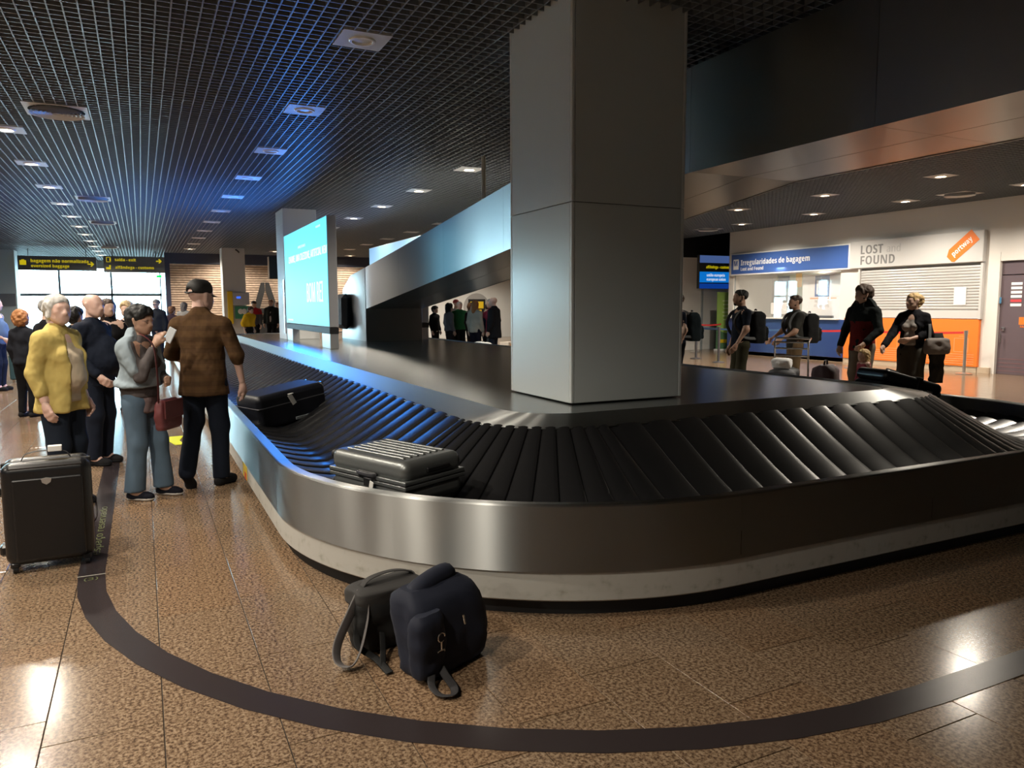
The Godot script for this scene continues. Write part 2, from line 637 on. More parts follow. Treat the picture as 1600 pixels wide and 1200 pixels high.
	words(tr, "lettering", "(3)", Vector3(-0.345, 0.004, -4.98), Vector3(1, 0, 0), Vector3(0, 0, -1), 0.05, yl, false, 1.0, true, 0.001)
	pbox(tr, "joint_strip", Vector3(-0.345, 0.003, -5.05), Vector3(0.15, 0.002, 0.006), mat("joint_strip", Color(0.6, 0.58, 0.5), 0.5))

# points and inward directions round the carousel's outer edge, anticlockwise seen on plan from the far left
func carousel_at(s: float) -> Array:
	var lz := (CZ1 - CZ0) - 2.0 * CR
	var lx := (CX1 - CX0) - 2.0 * CR
	var q := PI * CR * 0.5
	if s < lz:
		return [Vector3(CX0, 0, CZ0 + CR + s), Vector3(1, 0, 0)]
	s -= lz
	if s < q:
		var a := s / CR
		var d := Vector3(-cos(a), 0, sin(a))
		return [Vector3(CX0 + CR, 0, CZ1 - CR) + d * CR, -d]
	s -= q
	if s < lx:
		return [Vector3(CX0 + CR + s, 0, CZ1), Vector3(0, 0, -1)]
	s -= lx
	if s < q:
		var a := s / CR
		var d := Vector3(sin(a), 0, cos(a))
		return [Vector3(CX1 - CR, 0, CZ1 - CR) + d * CR, -d]
	s -= q
	if s < lz:
		return [Vector3(CX1, 0, CZ1 - CR - s), Vector3(-1, 0, 0)]
	s -= lz
	if s < q:
		var a := s / CR
		var d := Vector3(cos(a), 0, -sin(a))
		return [Vector3(CX1 - CR, 0, CZ0 + CR) + d * CR, -d]
	s -= q
	if s < lx:
		return [Vector3(CX1 - CR - s, 0, CZ0), Vector3(0, 0, 1)]
	s -= lx
	var a := s / CR
	var d := Vector3(-sin(a), 0, -cos(a))
	return [Vector3(CX0 + CR, 0, CZ0 + CR) + d * CR, -d]

func carousel_marks() -> Array:
	# starts of the eight runs: straight, corner, straight ...
	var lz := (CZ1 - CZ0) - 2.0 * CR
	var lx := (CX1 - CX0) - 2.0 * CR
	var q := PI * CR * 0.5
	var out: Array = [0.0]
	for l in [lz, q, lx, q, lz, q, lx, q]:
		out.append(out[-1] + l)
	return out

func carousel_points(corner: int) -> Array:
	var m := carousel_marks()
	var out: Array = []
	for k in 8:
		var steps := 1 if k % 2 == 0 else corner
		for j in steps:
			out.append(carousel_at(m[k] + (m[k + 1] - m[k]) * j / steps + 1e-5))
	return out

# ---------------------------------------------------------------- baggage carousel
func swept(s0: float, s1: float, prof: Array, step := 0.16) -> MB:
	var mb := MB.new()
	var nn := maxi(1, int(ceil((s1 - s0) / step)))
	var straight: bool = carousel_at(s0 + 1e-4)[1].is_equal_approx(carousel_at(s1 - 1e-4)[1]) and s1 - s0 < 19.0
	if straight:
		nn = 1
	for k in prof.size() - 1:
		var a: Vector2 = prof[k]
		var b: Vector2 = prof[k + 1]
		var rows: Array = []
		for j in nn + 1:
			var s := clampf(s0 + (s1 - s0) * j / nn, s0 + 1e-4, s1 - 1e-4)
			var pn := carousel_at(s)
			var p: Vector3 = pn[0]
			var d: Vector3 = pn[1]
			rows.append(PackedVector3Array([p + d * a.x + Vector3(0, a.y, 0), p + d * b.x + Vector3(0, b.y, 0)]))
		var k0 := mb.v.size()
		var ki := mb.i.size()
		mb.sheet(rows, false, Vector3.INF, (b - a).length(), s1 - s0)
		var dd: Vector3 = carousel_at(s0 + 1e-4)[1]
		var w := Vector2(a.y - b.y, b.x - a.x)         # left of the profile direction is outside
		if mb.n[k0].dot(dd * w.x + Vector3(0, w.y, 0)) < 0.0:
			mb.turn_out(k0, ki)
	return mb

const BELT := [Vector2(0.085, 0.455), Vector2(0.20, 0.415), Vector2(0.34, 0.375), Vector2(0.46, 0.352), Vector2(0.54, 0.352), Vector2(0.64, 0.385), Vector2(0.80, 0.468), Vector2(1.0, 0.585), Vector2(1.31, 0.772)]

func make_carousel() -> void:
	var ca := thing("baggage_carousel", "long stainless steel baggage carousel with black rubber slat belt and cream kick band", "carousel")
	var m := carousel_marks()
	var total: float = m[8]
	var all: Array = []
	put(ca, "plinth", swept_all([Vector2(0.07, 0.0), Vector2(0.07, 0.12)]), mats.black)
	put(ca, "kick_band", swept_all([Vector2(0.055, 0.085), Vector2(0.018, 0.088), Vector2(0.012, 0.095), Vector2(0.012, 0.26)]), mats.cream_kick)
	# skirt panels with the rolled rim
	for k in 8:
		var n := 1
		if k % 2 == 0:
			n = maxi(1, int(round((m[k + 1] - m[k]) / 2.4)))
		if k == 2:
			n = 2
		for j in n:
			var s0: float = m[k] + (m[k + 1] - m[k]) * j / n + 0.0015
			var s1: float = m[k] + (m[k + 1] - m[k]) * (j + 1) / n - 0.0015
			var pr := [Vector2(0.012, 0.245), Vector2(0.0, 0.245), Vector2(0.0, 0.588), Vector2(0.004, 0.597), Vector2(0.012, 0.60), Vector2(0.078, 0.594), Vector2(0.088, 0.586), Vector2(0.09, 0.36)]
			put(ca, "skirt_panel", swept(s0, s1, pr, 0.09).mesh(), mats.brushed_steel)
	# island: sloped lip panels and flat top
	put(ca, "island_lip", swept_all([Vector2(1.33, 0.70), Vector2(1.325, 0.755), Vector2(1.30, 0.772), Vector2(1.295, 0.776), Vector2(1.30, 0.780), Vector2(1.635, 0.832), Vector2(1.645, 0.831), Vector2(1.69, 0.817)]), mats.brushed_steel)
	var top := MB.new()
	var ring: Array = []
	for p in carousel_points(16):
		ring.append(p[0] + p[1] * 1.69 + Vector3(0, 0.815, 0))
	var cen := Vector3((CX0 + CX1) * 0.5, 0.815, (CZ0 + CZ1) * 0.5)
	for k in ring.size():
		var a: Vector3 = ring[k]
		var b: Vector3 = ring[(k + 1) % ring.size()]
		var k0 := top.v.size()
		top.tri(cen, a, b, cen - Vector3.UP)
		for q in 3:
			top.u[k0 + q] = Vector2(top.v[k0 + q].z, top.v[k0 + q].x)
	put(ca, "top_plate", top.mesh(), mats.plate_steel)
	# rubber slats lapping one another: one shape for the straights, one for the corners
	for k in 8:
		var len_: float = m[k + 1] - m[k]
		var n := int(round(len_ / 0.255))
		var pitch := len_ / n
		var sm := slat_mesh(pitch, k % 2 == 1)
		for j in n:
			var pn := carousel_at(m[k] + pitch * j + 1e-5)
			var d: Vector3 = pn[1]
			var o := put(ca, "belt_slat", sm, mats.belt_rubber, pn[0])
			o.rotation.y = atan2(-d.z, d.x)     # local x points inward
	# safety sticker on the kick band
	var stk := pbox(ca, "warning_sticker", Vector3(0.752, 0.165, -6.9), Vector3(0.004, 0.12, 0.26), mat("sticker_yellow", Color(0.85, 0.62, 0.05), 0.4))
	pbox(stk, "red_field", Vector3(0.7495, 0.135, -6.84), Vector3(0.003, 0.06, 0.12), mat("sticker_red", Color(0.75, 0.1, 0.06), 0.4))

func swept_all(prof: Array) -> ArrayMesh:
	var m := carousel_marks()
	var mb := MB.new()
	for k in 8:
		var part := swept(m[k], m[k + 1], prof, 0.12)
		var k0 := mb.v.size()
		mb.v.append_array(part.v)
		mb.n.append_array(part.n)
		mb.u.append_array(part.u)
		for q in part.i:
			mb.i.append(q + k0)
	return mb.mesh()

func slat_mesh(pitch: float, corner: bool) -> ArrayMesh:
	# local frame: x inward from the outer edge, z along the travel (towards larger s)
	var mb := MB.new()
	var lift := [[0.0, -0.004], [0.12, 0.004], [0.35, 0.013], [0.6, 0.018], [0.85, 0.019], [1.03, 0.015], [1.08, 0.008], [1.085, -0.012]]
	var rows: Array = []
	for l in lift:
		var row := PackedVector3Array()
		for p in BELT:
			var t: float = pitch * l[0]
			var y: float = p.y + l[1]
			if corner:
				var a: float = t / CR
				var r: float = CR - p.x
				row.append(Vector3(CR - r * cos(a), y, r * sin(a)))
			else:
				row.append(Vector3(p.x, y, t))
		rows.append(row)
	mb.sheet(rows)
	if mb.n[20].y < 0:
		mb.turn_out(0, 0)
	return mb.mesh()

# ---------------------------------------------------------------- columns, duct, screens
func make_column() -> void:
	var x0 := 3.03
	var x1 := 4.12
	var z0 := -6.2
	var z1 := -5.12
	var y0 := 0.825
	var t := thing("clad_column", "large square pale grey enamelled column standing on the steel carousel island", "column", Vector3((x0 + x1) / 2, 0.815, (z0 + z1) / 2))
	var hx := (x1 - x0) / 2
	var hz := (z1 - z0) / 2
	var h := CEIL + 0.05 - 0.815
	var seam := 2.405 - 0.815
	pbox(t, "core", Vector3(0, h / 2 + 0.005, 0), Vector3(2 * hx - 0.05, h, 2 * hz - 0.05), mats.seam)
	for r in 2:
		var a := 0.014 if r == 0 else seam + 0.003
		var b := seam - 0.003 if r == 0 else h
		var m := (a + b) / 2
		var l := b - a
		for s in [-1, 1]:
			pbox(t, "panel", Vector3(s * (hx - 0.0125), m, 0), Vector3(0.025, l, 2 * hz - 0.062), mats.column_enamel, 0.003)
			pbox(t, "panel", Vector3(0, m, s * (hz - 0.0125)), Vector3(2 * hx - 0.062, l, 0.025), mats.column_enamel, 0.003)
			for q in [-1, 1]:
				pbox(t, "corner_trim", Vector3(s * (hx - 0.013), m, q * (hz - 0.013)), Vector3(0.030, l, 0.030), mats.column_trim, 0.006)
	# second column behind the screen
	var c2 := thing("clad_column", "square grey column behind the big cyan screen on the carousel", "column", Vector3(3.56, 0.815, -19.45))
	pbox(c2, "shaft", Vector3(0, 1.6, 0), Vector3(0.8, 3.2, 1.05), mats.far_column, 0.008)
	for y in [2.78, 2.55]:
		pbox(c2, "joint", Vector3(-0.401, y, 0), Vector3(0.004, 0.012, 1.0), mats.column_trim)
	pbox(c2, "edge_strip", Vector3(-0.41, 0.8, 0.45), Vector3(0.03, 1.3, 0.10), mats.chrome, 0.004)
	# far column in front of the oak wall
	var c3 := thing("clad_column", "pale grey square column in front of the slatted oak wall", "column", Vector3(3.42, 0, -32.7))
	pbox(c3, "shaft", Vector3(0, 2.03, 0), Vector3(0.86, 4.06, 0.86), mats.far_column, 0.01)
	ptube(c3, "camera_arm", [Vector3(0.1, 3.9, 0.43), Vector3(0.16, 3.84, 0.56), Vector3(0.2, 3.78, 0.62)], 0.03, mats.dark_metal, 8)
	var pc := thing("help_panel", "grey and green wall panel with yellow strip mounted on the pale far column", "panel", Vector3(3.42, 0, -32.25))
	pbox(pc, "body", Vector3(0.22, 1.95, 0.06), Vector3(0.62, 0.5, 0.10), mat("panel_grey", Color(0.52, 0.53, 0.55), 0.4), 0.01)
	pbox(pc, "display", Vector3(0.12, 2.0, 0.115), Vector3(0.16, 0.08, 0.01), glow("display_blue", Color(0.25, 0.45, 1.0), 1.0))
	pbox(pc, "green_board", Vector3(0.25, 1.4, 0.04), Vector3(0.56, 0.5, 0.06), mat("board_green", Color(0.06, 0.28, 0.16), 0.5), 0.006)
	for s in [-1, 1]:
		var hb := MB.new()
		hb.ball(Vector3(0.25 + s * 0.07, 1.44, 0.075), Vector3(0.10, 0.11, 0.02))
		put(pc, "heart_symbol", hb.mesh(), mats.pale_wall)
	pbox(pc, "yellow_strip", Vector3(-0.2, 1.6, 0.05), Vector3(0.2, 1.3, 0.08), mat("strip_yellow", Color(0.90, 0.62, 0.02), 0.5), 0.01)

func duct_profile(z0: float, z1: float, y0a: float, y0b: float, y1a: float, y1b: float) -> Array:
	return [z0, z1, y0a, y0b, y1a, y1b]

func make_duct() -> void:
	var t := thing("conveyor_duct", "enclosed stainless steel baggage conveyor sloping from the ceiling down to the carousel", "conveyor", Vector3(5.285, 0.815, -16.7))
	var o := t.position
	var xa := 4.61 - o.x
	var xb := 5.96 - o.x
	# stations: z, underside, top
	var st := [[3.9, 2.82, 3.76], [1.2, 2.82, 3.76], [-1.4, 2.82, 3.76], [-3.7, 2.82, 3.76], [-5.66, 2.82, 3.76], [-7.6, 2.60, 3.50], [-9.66, 2.365, 3.25], [-12.0, 2.10, 3.0], [-14.5, 1.825, 2.73], [-16.95, 1.555, 2.49]]
	for k in st.size() - 1:
		var a: Array = st[k]
		var b: Array = st[k + 1]
		var za: float = a[0] - 0.002 - o.z
		var zb: float = b[0] + 0.002 - o.z
		for s in 2:
			var x := xa if s == 0 else xb
			var m := MB.new()
			var d := -0.01 if s == 0 else 0.01
			var p := [Vector3(x, a[1] - o.y, za), Vector3(x, a[2] - o.y, za), Vector3(x, b[2] - o.y, zb), Vector3(x, b[1] - o.y, zb)]
			var rows := [PackedVector3Array([p[0], p[1]]), PackedVector3Array([p[3], p[2]])]
			var q := Vector3(d * -8.0, 0, 0)
			m.sheet(rows, false, (p[0] + p[2]) * 0.5 + q, 0.9, 2.4)
			for e in 4:
				m.quad(p[e], p[(e + 1) % 4], p[(e + 1) % 4] + q * 0.2, p[e] + q * 0.2, (p[0] + p[2]) * 0.5)
			put(t, "side_panel", m.mesh(), mats.duct_steel)
		var f := MB.new()
		for half in 2:
			var x0 := xa + 0.012 if half == 0 else (xa + xb) / 2 + 0.004
			var x1 := (xa + xb) / 2 - 0.004 if half == 0 else xb - 0.012
			f = MB.new()
			var lift := 0.006
			f.sheet([PackedVector3Array([Vector3(x0, a[1] - o.y + lift, za), Vector3(x1, a[1] - o.y + lift, za)]), PackedVector3Array([Vector3(x0, b[1] - o.y + lift, zb), Vector3(x1, b[1] - o.y + lift, zb)])], false, Vector3(x0, 30, za), 0.6, 2.4)
			put(t, "floor_panel", f.mesh(), mats.duct_steel)
		var tp := MB.new()
		tp.quad(Vector3(xa, a[2] - o.y, za), Vector3(xb, a[2] - o.y, za), Vector3(xb, b[2] - o.y, zb), Vector3(xa, b[2] - o.y, zb), Vector3(0, -9, za))
		put(t, "cover_panel", tp.mesh(), mats.duct_steel)
	# foot: the box that carries the low end, and the sloped nose
	var nose := MB.new()
	nose.prism([Vector3(xa, 0.0, -17.0 - o.z), Vector3(xa, 2.485 - o.y, -17.0 - o.z), Vector3(xa, 2.36 - o.y, -18.3 - o.z), Vector3(xa, 2.05 - o.y, -19.1 - o.z), Vector3(xa, 0.0, -19.3 - o.z)], Vector3(xb - xa, 0, 0))
	put(t, "foot_box", nose.mesh(), mats.duct_steel)
	var fp := MB.new()
	fp.sheet([PackedVector3Array([Vector3(xa + 0.01, 0.002, -16.99 - o.z), Vector3(xa + 0.01, 1.56 - o.y, -16.99 - o.z)]), PackedVector3Array([Vector3(xb - 0.01, 0.002, -16.99 - o.z), Vector3(xb - 0.01, 1.56 - o.y, -16.99 - o.z)])], false, Vector3(0, 0, -50), 0.8, 1.3)
	put(t, "foot_front", fp.mesh(), mats.duct_steel)
	var rb := MB.new()
	rb.box(Vector3(xa - 0.10, 1.49 - o.y, -18.75 - o.z), Vector3(0.24, 0.86, 0.9), 0.11)
	put(t, "rubber_curtain_roll", rb.mesh(), mats.black)
	# hangers
	ptube(t, "hanger_rod", [Vector3(5.0 - o.x, 3.1 - o.y, -11.2 - o.z), Vector3(5.0 - o.x, CEIL + 0.05 - o.y, -11.2 - o.z)], 0.035, mat("hanger", Color(0.55, 0.48, 0.38), 0.4, 0.8), 8)
	ptube(t, "hanger_rod", [Vector3(5.1 - o.x, 3.76 - o.y, -5.75 - o.z), Vector3(5.1 - o.x, CEIL + 0.05 - o.y, -5.75 - o.z)], 0.04, mats.dark_metal, 8)

func area(parent: Node, at: Vector3, size: Vector2, facing: Vector3, c: Color, energy: float) -> void:
	var l := AreaLight3D.new()
	l.name = "light"
	parent.add_child(l, true)
	l.area_size = size
	l.light_color = c
	l.light_energy = energy
	l.area_range = 60.0
	l.shadow_enabled = true
	l.transform = Transform3D(Basis.looking_at(facing, Vector3.UP), at)

const SCREEN_CYAN := Color(0.42, 0.93, 1.0)

func make_screens() -> void:
	# x is the middle plane of each double sided cabinet
	for k in 2:
		var xc: float = [3.235, 6.12][k]
		var za: float = [-18.78, -21.7][k]
		var zb: float = [-14.16, -17.2][k]
		var lb := "large cyan advertising screen reading BOM REI on two legs on the carousel island" if k == 0 else "pale blue advertising screen mostly hidden behind the sloping conveyor duct"
		var t := thing("advertising_screen", lb, "screen", Vector3(xc, 0.815, (za + zb) / 2))
		var L := zb - za
		var h0 := 1.10 - 0.815
		var h1 := 3.285 - 0.815
		pbox(t, "cabinet", Vector3(0, (h0 + 0.125 + h1) / 2, 0), Vector3(0.17, h1 - h0 - 0.125, L), mats.grey_casing, 0.006)
		pbox(t, "lower_rail", Vector3(0, h0 + 0.06, 0), Vector3(0.175, 0.12, L), mats.black, 0.005)
		for s in [-1, 1]:
			pbox(t, "leg", Vector3(0, h0 / 2, s * (L / 2 - 0.36)), Vector3(0.16, h0, 0.70), mat("leg_grey", Color(0.5, 0.5, 0.5), 0.3, 0.6), 0.006)
		var lit := glow("screen_face_%d" % k, SCREEN_CYAN if k == 0 else Color(0.62, 0.82, 1.0), 1.05 if k == 0 else 0.7)
		var ym := (h0 + 0.13 + h1) / 2
		pbox(t, "display_face", Vector3(-0.088, ym, 0), Vector3(0.006, h1 - h0 - 0.15, L - 0.04), lit)
		area(t, Vector3(-0.12, ym, 0), Vector2(L - 0.06, h1 - h0 - 0.18), Vector3(-1, 0, 0), Color(0.16, 0.50, 1.0), 34.0 if k == 0 else 3.0)
		# reverse: dark and pale fields invented to shape the reflection in the duct
		pbox(t, "reverse_face", Vector3(0.088, ym, -0.82), Vector3(0.006, h1 - h0 - 0.15, L - 1.68), mats.black)
		pbox(t, "reverse_display", Vector3(0.088, ym, L / 2 - 0.83), Vector3(0.006, h1 - h0 - 0.15, 1.6), glow("screen_reverse", Color(0.46, 0.72, 0.82), 0.42))
		area(t, Vector3(0.12, ym, L / 2 - 0.83), Vector2(1.5, h1 - h0 - 0.2), Vector3(1, 0, 0), Color(0.45, 0.75, 0.9), 0.8)
		if k == 0:
			var wt := glow("screen_white", Color(0.93, 1.0, 1.0), 1.3)
			var x := -0.0912
			var r := Vector3(0, 0, 1)
			words(t, "headline", "CHARME, UMA COLEZIONE, ARTIFICIAL NEW", Vector3(x, 1.86, -1.75), r, Vector3.UP, 0.15, wt, true, 0.93, false, 0.001).set_meta("label", "white capital line across the screen")
			words(t, "subline", "APRESENTAMOS", Vector3(x, 2.08, -0.55), r, Vector3.UP, 0.055, wt, false, 1.5, false, 0.001)
			words(t, "brand_words", "BOM REI", Vector3(x, 1.08, 0.25), r, Vector3.UP, 0.40, wt, false, 0.74, false, 0.001)
			words(t, "small_print", "beba com moderação", Vector3(x, 0.50, -2.05), r, Vector3.UP, 0.04, wt, false, 1.2, false, 0.001)
			words(t, "small_print", "NOVIDADE", Vector3(x, 2.34, 1.35), r, Vector3.UP, 0.04, wt, false, 1.6, false, 0.001)

# ---------------------------------------------------------------- ceiling fittings
func make_lamps() -> void:
	var pm := MB.new()
	# square plate with a round hole: ring of quads
	var n := 24
	for k in n:
		var a0 := TAU * k / n
		var a1 := TAU * (k + 1) / n
		var sq := func(a: float) -> Vector3:
			var m := maxf(absf(cos(a)), absf(sin(a)))
			return Vector3(cos(a) / m * 0.215, 0, sin(a) / m * 0.215)
		var rr := func(a: float) -> Vector3: return Vector3(cos(a) * 0.115, 0, sin(a) * 0.115)
		pm.quad(sq.call(a0), sq.call(a1), rr.call(a1), rr.call(a0), Vector3(0, 5, 0))
		pm.quad(sq.call(a0), sq.call(a1), sq.call(a1) + Vector3(0, 0.03, 0), sq.call(a0) + Vector3(0, 0.03, 0), Vector3.ZERO)
	var plate := pm.mesh()
	var rm := MB.new()
	rm.lathe(Vector3.ZERO, [Vector2(0.085, 0.05), Vector2(0.085, -0.004), Vector2(0.092, -0.014), Vector2(0.112, -0.012), Vector2(0.120, 0.0)], 28)
	var rim := rm.mesh()
	var dm := MB.new()
	dm.lathe(Vector3.ZERO, [Vector2(0.001, -0.006), Vector2(0.05, -0.003), Vector2(0.086, 0.004)], 28)
	var lens := dm.mesh()
	var rows: Array = []
	for k in 12:     # row over the left of the carousel, dark except the last one
		rows.append([1.885, -4.2 - 2.645 * k, 1.0 if k == 11 else 0.0, "row above the belt"])
	for k in 12:
		rows.append([-1.49, -9.5 - 2.645 * k, 1.0, "row above the waiting people"])
	for k in 9:
		rows.append([5.22, -12.3 - 2.645 * k, 1.0 if k < 4 or k == 8 else 0.0, "row above the conveyor duct"])
	for k in 5:
		rows.append([7.85, -20.6 - 2.645 * k, 0.0, "row above the right belt"])
	for k in 3:
		rows.append([13.42, -9.3 - 2.645 * k, 1.0, "row before the offices"])
	for k in 4:
		rows.append([15.9, -9.2 - 2.645 * k, 1.0, "row along the office wall"])
	rows.append([10.7, -6.6, 1.0, "row before the offices"])
	for k in 3:      # the same row goes on over the left of the frame
		rows.append([-1.49, -1.57 - 2.645 * k, 1.0, "row above the waiting people"])
	for k in 6:
		rows.append([-4.87, -0.25 - 4.4 * k, 1.0, "row by the windows"])
	for k in 3:  # lamps added to brighten the white far wall
		rows.append([11.9, -24.2 - 4.4 * k, 1.0, "added row brightening the white far wall"])
		rows.append([15.3, -24.2 - 4.4 * k, 1.0, "added row brightening the white far wall"])
	for x in [3.4, 7.0, 8.8]:  # wash lamps added to light up the oak slats
		rows.append([x, -34.9, 1.0, "added row washing the oak wall with light"])

	for r in rows:
		var on: bool = r[2] > 0.5
		var lb := ("lit round downlight in a square ceiling plate, %s" if on else "unlit round downlight in a square ceiling plate, %s") % r[3]
		var t := thing("ceiling_downlight", lb, "downlight", Vector3(r[0], CEIL - 0.004, r[1]), 0.0, "downlights, " + r[3])
		put(t, "plate", plate, mats.lamp_panel)
		put(t, "rim", rim, mats.lamp_rim)
		put(t, "lens", lens, mats.lamp_lit if on else mats.lamp_off)
		if on:
			spot(t, Vector3(0, -0.03, 0), LAMP_ENERGY)
	# round air diffusers on square plates
	var dz := [[-0.79, -10.78], [-0.81, -18.88], [-0.83, -23.95], [-1.0, -33.4], [15.95, -10.6], [16.0, -18.7]]
	for d in dz:
		var t := thing("air_diffuser", "round ringed air diffuser on a square plate in the dark ceiling grid", "diffuser", Vector3(d[0], CEIL - 0.004, d[1]), 0.0, "air diffusers in the ceiling")
		var p := MB.new()
		for k in 32:
			var a0 := TAU * k / 32
			var a1 := TAU * (k + 1) / 32
			var sq := func(a: float) -> Vector3:
				var m := maxf(absf(cos(a)), absf(sin(a)))
				return Vector3(cos(a) / m * 0.335, 0, sin(a) / m * 0.335)
			p.quad(sq.call(a0), sq.call(a1), Vector3(cos(a1) * 0.30, 0, sin(a1) * 0.30), Vector3(cos(a0) * 0.30, 0, sin(a0) * 0.30), Vector3(0, 5, 0))
			p.quad(sq.call(a0), sq.call(a1), sq.call(a1) + Vector3(0, 0.004, 0), sq.call(a0) + Vector3(0, 0.004, 0), Vector3.ZERO)
		put(t, "plate", p.mesh(), mats.lamp_panel)
		for k in 6:
			var ra := 0.30 - k * 0.045
			var g := MB.new()
			g.lathe(Vector3.ZERO, [Vector2(ra - 0.035, 0.0), Vector2(ra - 0.012, -0.036), Vector2(ra, -0.042)], 32)
			put(t, "ring", g.mesh(), mats.lamp_panel)

# ---------------------------------------------------------------- hanging signs
func arrow(parent: Node, at: Vector3, right: Vector3, s: float, mt: Material) -> void:
	var up := Vector3.UP
	var z := right.cross(up)
	var pts: Array = []
	for p in [[-0.5, -0.1], [0.1, -0.1], [-0.1, -0.36], [0.1, -0.42], [0.5, 0.0], [0.1, 0.42], [-0.1, 0.36], [0.1, 0.1], [-0.5, 0.1]]:
		pts.append(at + right * p[0] * s + up * p[1] * s)
	var m := MB.new()
	m.prism(pts, z * 0.006)
	put(parent, "arrow", m.mesh(), mt)

func make_signs() -> void:
	var bd := mat("sign_board", Color(0.10, 0.115, 0.11), 0.4)
	var ye := glow("sign_yellow", Color(0.93, 0.85, 0.08), 0.55)
	var R := Vector3(1, 0, 0)
	var a := thing("hanging_sign", "hanging dark sign in yellow, bagagem não normalizada, oversized baggage, with arrow", "sign", Vector3(-2.9, 3.1, -35.4))
	pbox(a, "board", Vector3(0, 0.29, 0), Vector3(2.72, 0.56, 0.14), bd, 0.01)
	words(a, "lettering", "bagagem não normalizada", Vector3(-0.93, 0.38, 0.071), R, Vector3.UP, 0.125, ye, true, 0.93)
	words(a, "lettering", "oversized baggage", Vector3(-0.92, 0.18, 0.071), R, Vector3.UP, 0.115, ye, true, 0.95)
	arrow(a, Vector3(1.16, 0.28, 0.071), R, 0.24, ye)
	var bag := MB.new()
	bag.box(Vector3(-1.18, 0.30, 0.074), Vector3(0.22, 0.18, 0.008), 0.003)
	bag.box(Vector3(-1.18, 0.40, 0.074), Vector3(0.09, 0.05, 0.008), 0.003)
	put(a, "bag_symbol", bag.mesh(), ye)
	for x in [-1.0, 1.0]:
		ptube(a, "hanger", [Vector3(x, 0.57, 0), Vector3(x, 0.9, 0)], 0.015, mats.dark_metal, 6)
	var b := thing("hanging_sign", "hanging dark sign in yellow, saída exit and alfândega customs, with arrow", "sign", Vector3(-0.15, 3.06, -35.2))
	pbox(b, "board", Vector3(0, 0.33, 0), Vector3(2.26, 0.66, 0.14), bd, 0.01)
	words(b, "lettering", "saída - exit", Vector3(-0.72, 0.51, 0.071), R, Vector3.UP, 0.115, ye, true, 0.95)
	words(b, "lettering", "alfândega - customs", Vector3(-0.72, 0.20, 0.071), R, Vector3.UP, 0.115, ye, true, 0.95)
	arrow(b, Vector3(0.92, 0.48, 0.071), R, 0.22, ye)
	var dr := MB.new()
	for q in [[0, 0.09, 0.16, 0.02], [0, -0.09, 0.16, 0.02], [-0.075, 0, 0.02, 0.2], [0.06, 0, 0.05, 0.12]]:
		dr.box(Vector3(-0.94 + q[0], 0.51 + q[1], 0.074), Vector3(q[2], q[3], 0.008))
	put(b, "door_symbol", dr.mesh(), ye)
	var cs := MB.new()
	cs.box(Vector3(-0.96, 0.16, 0.074), Vector3(0.17, 0.09, 0.008), 0.002)
	cs.ball(Vector3(-0.90, 0.26, 0.074), Vector3(0.035, 0.035, 0.005))
	cs.box(Vector3(-0.90, 0.20, 0.074), Vector3(0.05, 0.1, 0.008))
	put(b, "customs_symbol", cs.mesh(), ye)
	for x in [-0.8, 0.8]:
		ptube(b, "hanger", [Vector3(x, 0.66, 0), Vector3(x, 0.95, 0)], 0.015, mats.dark_metal, 6)
	var c := thing("hanging_sign", "teal edged hanging sign cut by the frame beside the window pillar", "sign", Vector3(-5.15, 2.75, -33.5))
	pbox(c, "board", Vector3(-0.6, 0.5, 0), Vector3(1.3, 0.95, 0.14), mat("teal_board", Color(0.03, 0.22, 0.24), 0.4), 0.01)
	pbox(c, "stripe", Vector3(-0.2, 0.75, 0.075), Vector3(0.4, 0.12, 0.01), glow("sign_teal", Color(0.1, 0.75, 0.72), 0.6))
	ptube(c, "hanger", [Vector3(-0.5, 0.97, 0), Vector3(-0.5, 1.25, 0)], 0.015, mats.dark_metal, 6)
	# belt number
	var d := thing("belt_number_sign", "dark hanging sign with a lime green number 1", "sign", Vector3(4.62, 2.95, -24.0))
	pbox(d, "board", Vector3(0, 0.3, 0), Vector3(0.85, 0.66, 0.12), mat("number_board", Color(0.20, 0.20, 0.195), 0.5), 0.008)
	pbox(d, "lower_edge", Vector3(0, -0.035, 0), Vector3(0.87, 0.02, 0.13), mats.lamp_rim)
	words(d, "number", "1", Vector3(0.12, 0.31, 0.061), R, Vector3.UP, 0.44, glow("number_lime", Color(0.66, 0.78, 0.10), 0.8), true, 0.9, true)
	ptube(d, "hanger", [Vector3(0, 0.63, 0), Vector3(0, 1.03, 0)], 0.02, mats.dark_metal, 6)
	# dark display beside the far column and a green running man sign
	var e := thing("flight_display", "dark hanging display beside the far column in front of the oak wall", "display", Vector3(5.05, 2.75, -31.5))
	pbox(e, "cabinet", Vector3(0, 0.42, 0), Vector3(0.80, 0.86, 0.3), mat("display_dark", Color(0.02, 0.04, 0.05), 0.3), 0.01)
	pbox(e, "edge", Vector3(-0.405, 0.42, 0), Vector3(0.02, 0.86, 0.3), mats.lamp_rim)
	ptube(e, "hanger", [Vector3(0, 0.85, 0), Vector3(0, 1.23, 0)], 0.02, mats.dark_metal, 6)
	var g := thing("exit_sign", "small green emergency exit sign over the passage by the window", "sign", Vector3(0.75, 2.85, -35.5))
	pbox(g, "panel", Vector3(0, 0.08, 0), Vector3(0.2, 0.1, 0.05), glow("exit_green", Color(0.05, 0.85, 0.30), 1.6), 0.004)
	ptube(g, "hanger", [Vector3(0, 0.16, 0), Vector3(0, 1.15, 0)], 0.008, mats.dark_metal, 6)
	# big letter on the oak wall
	var l := thing("wall_letter", "large black letter A standing in front of the oak slat wall", "letter", Vector3(5.10, 0.0, -35.9))
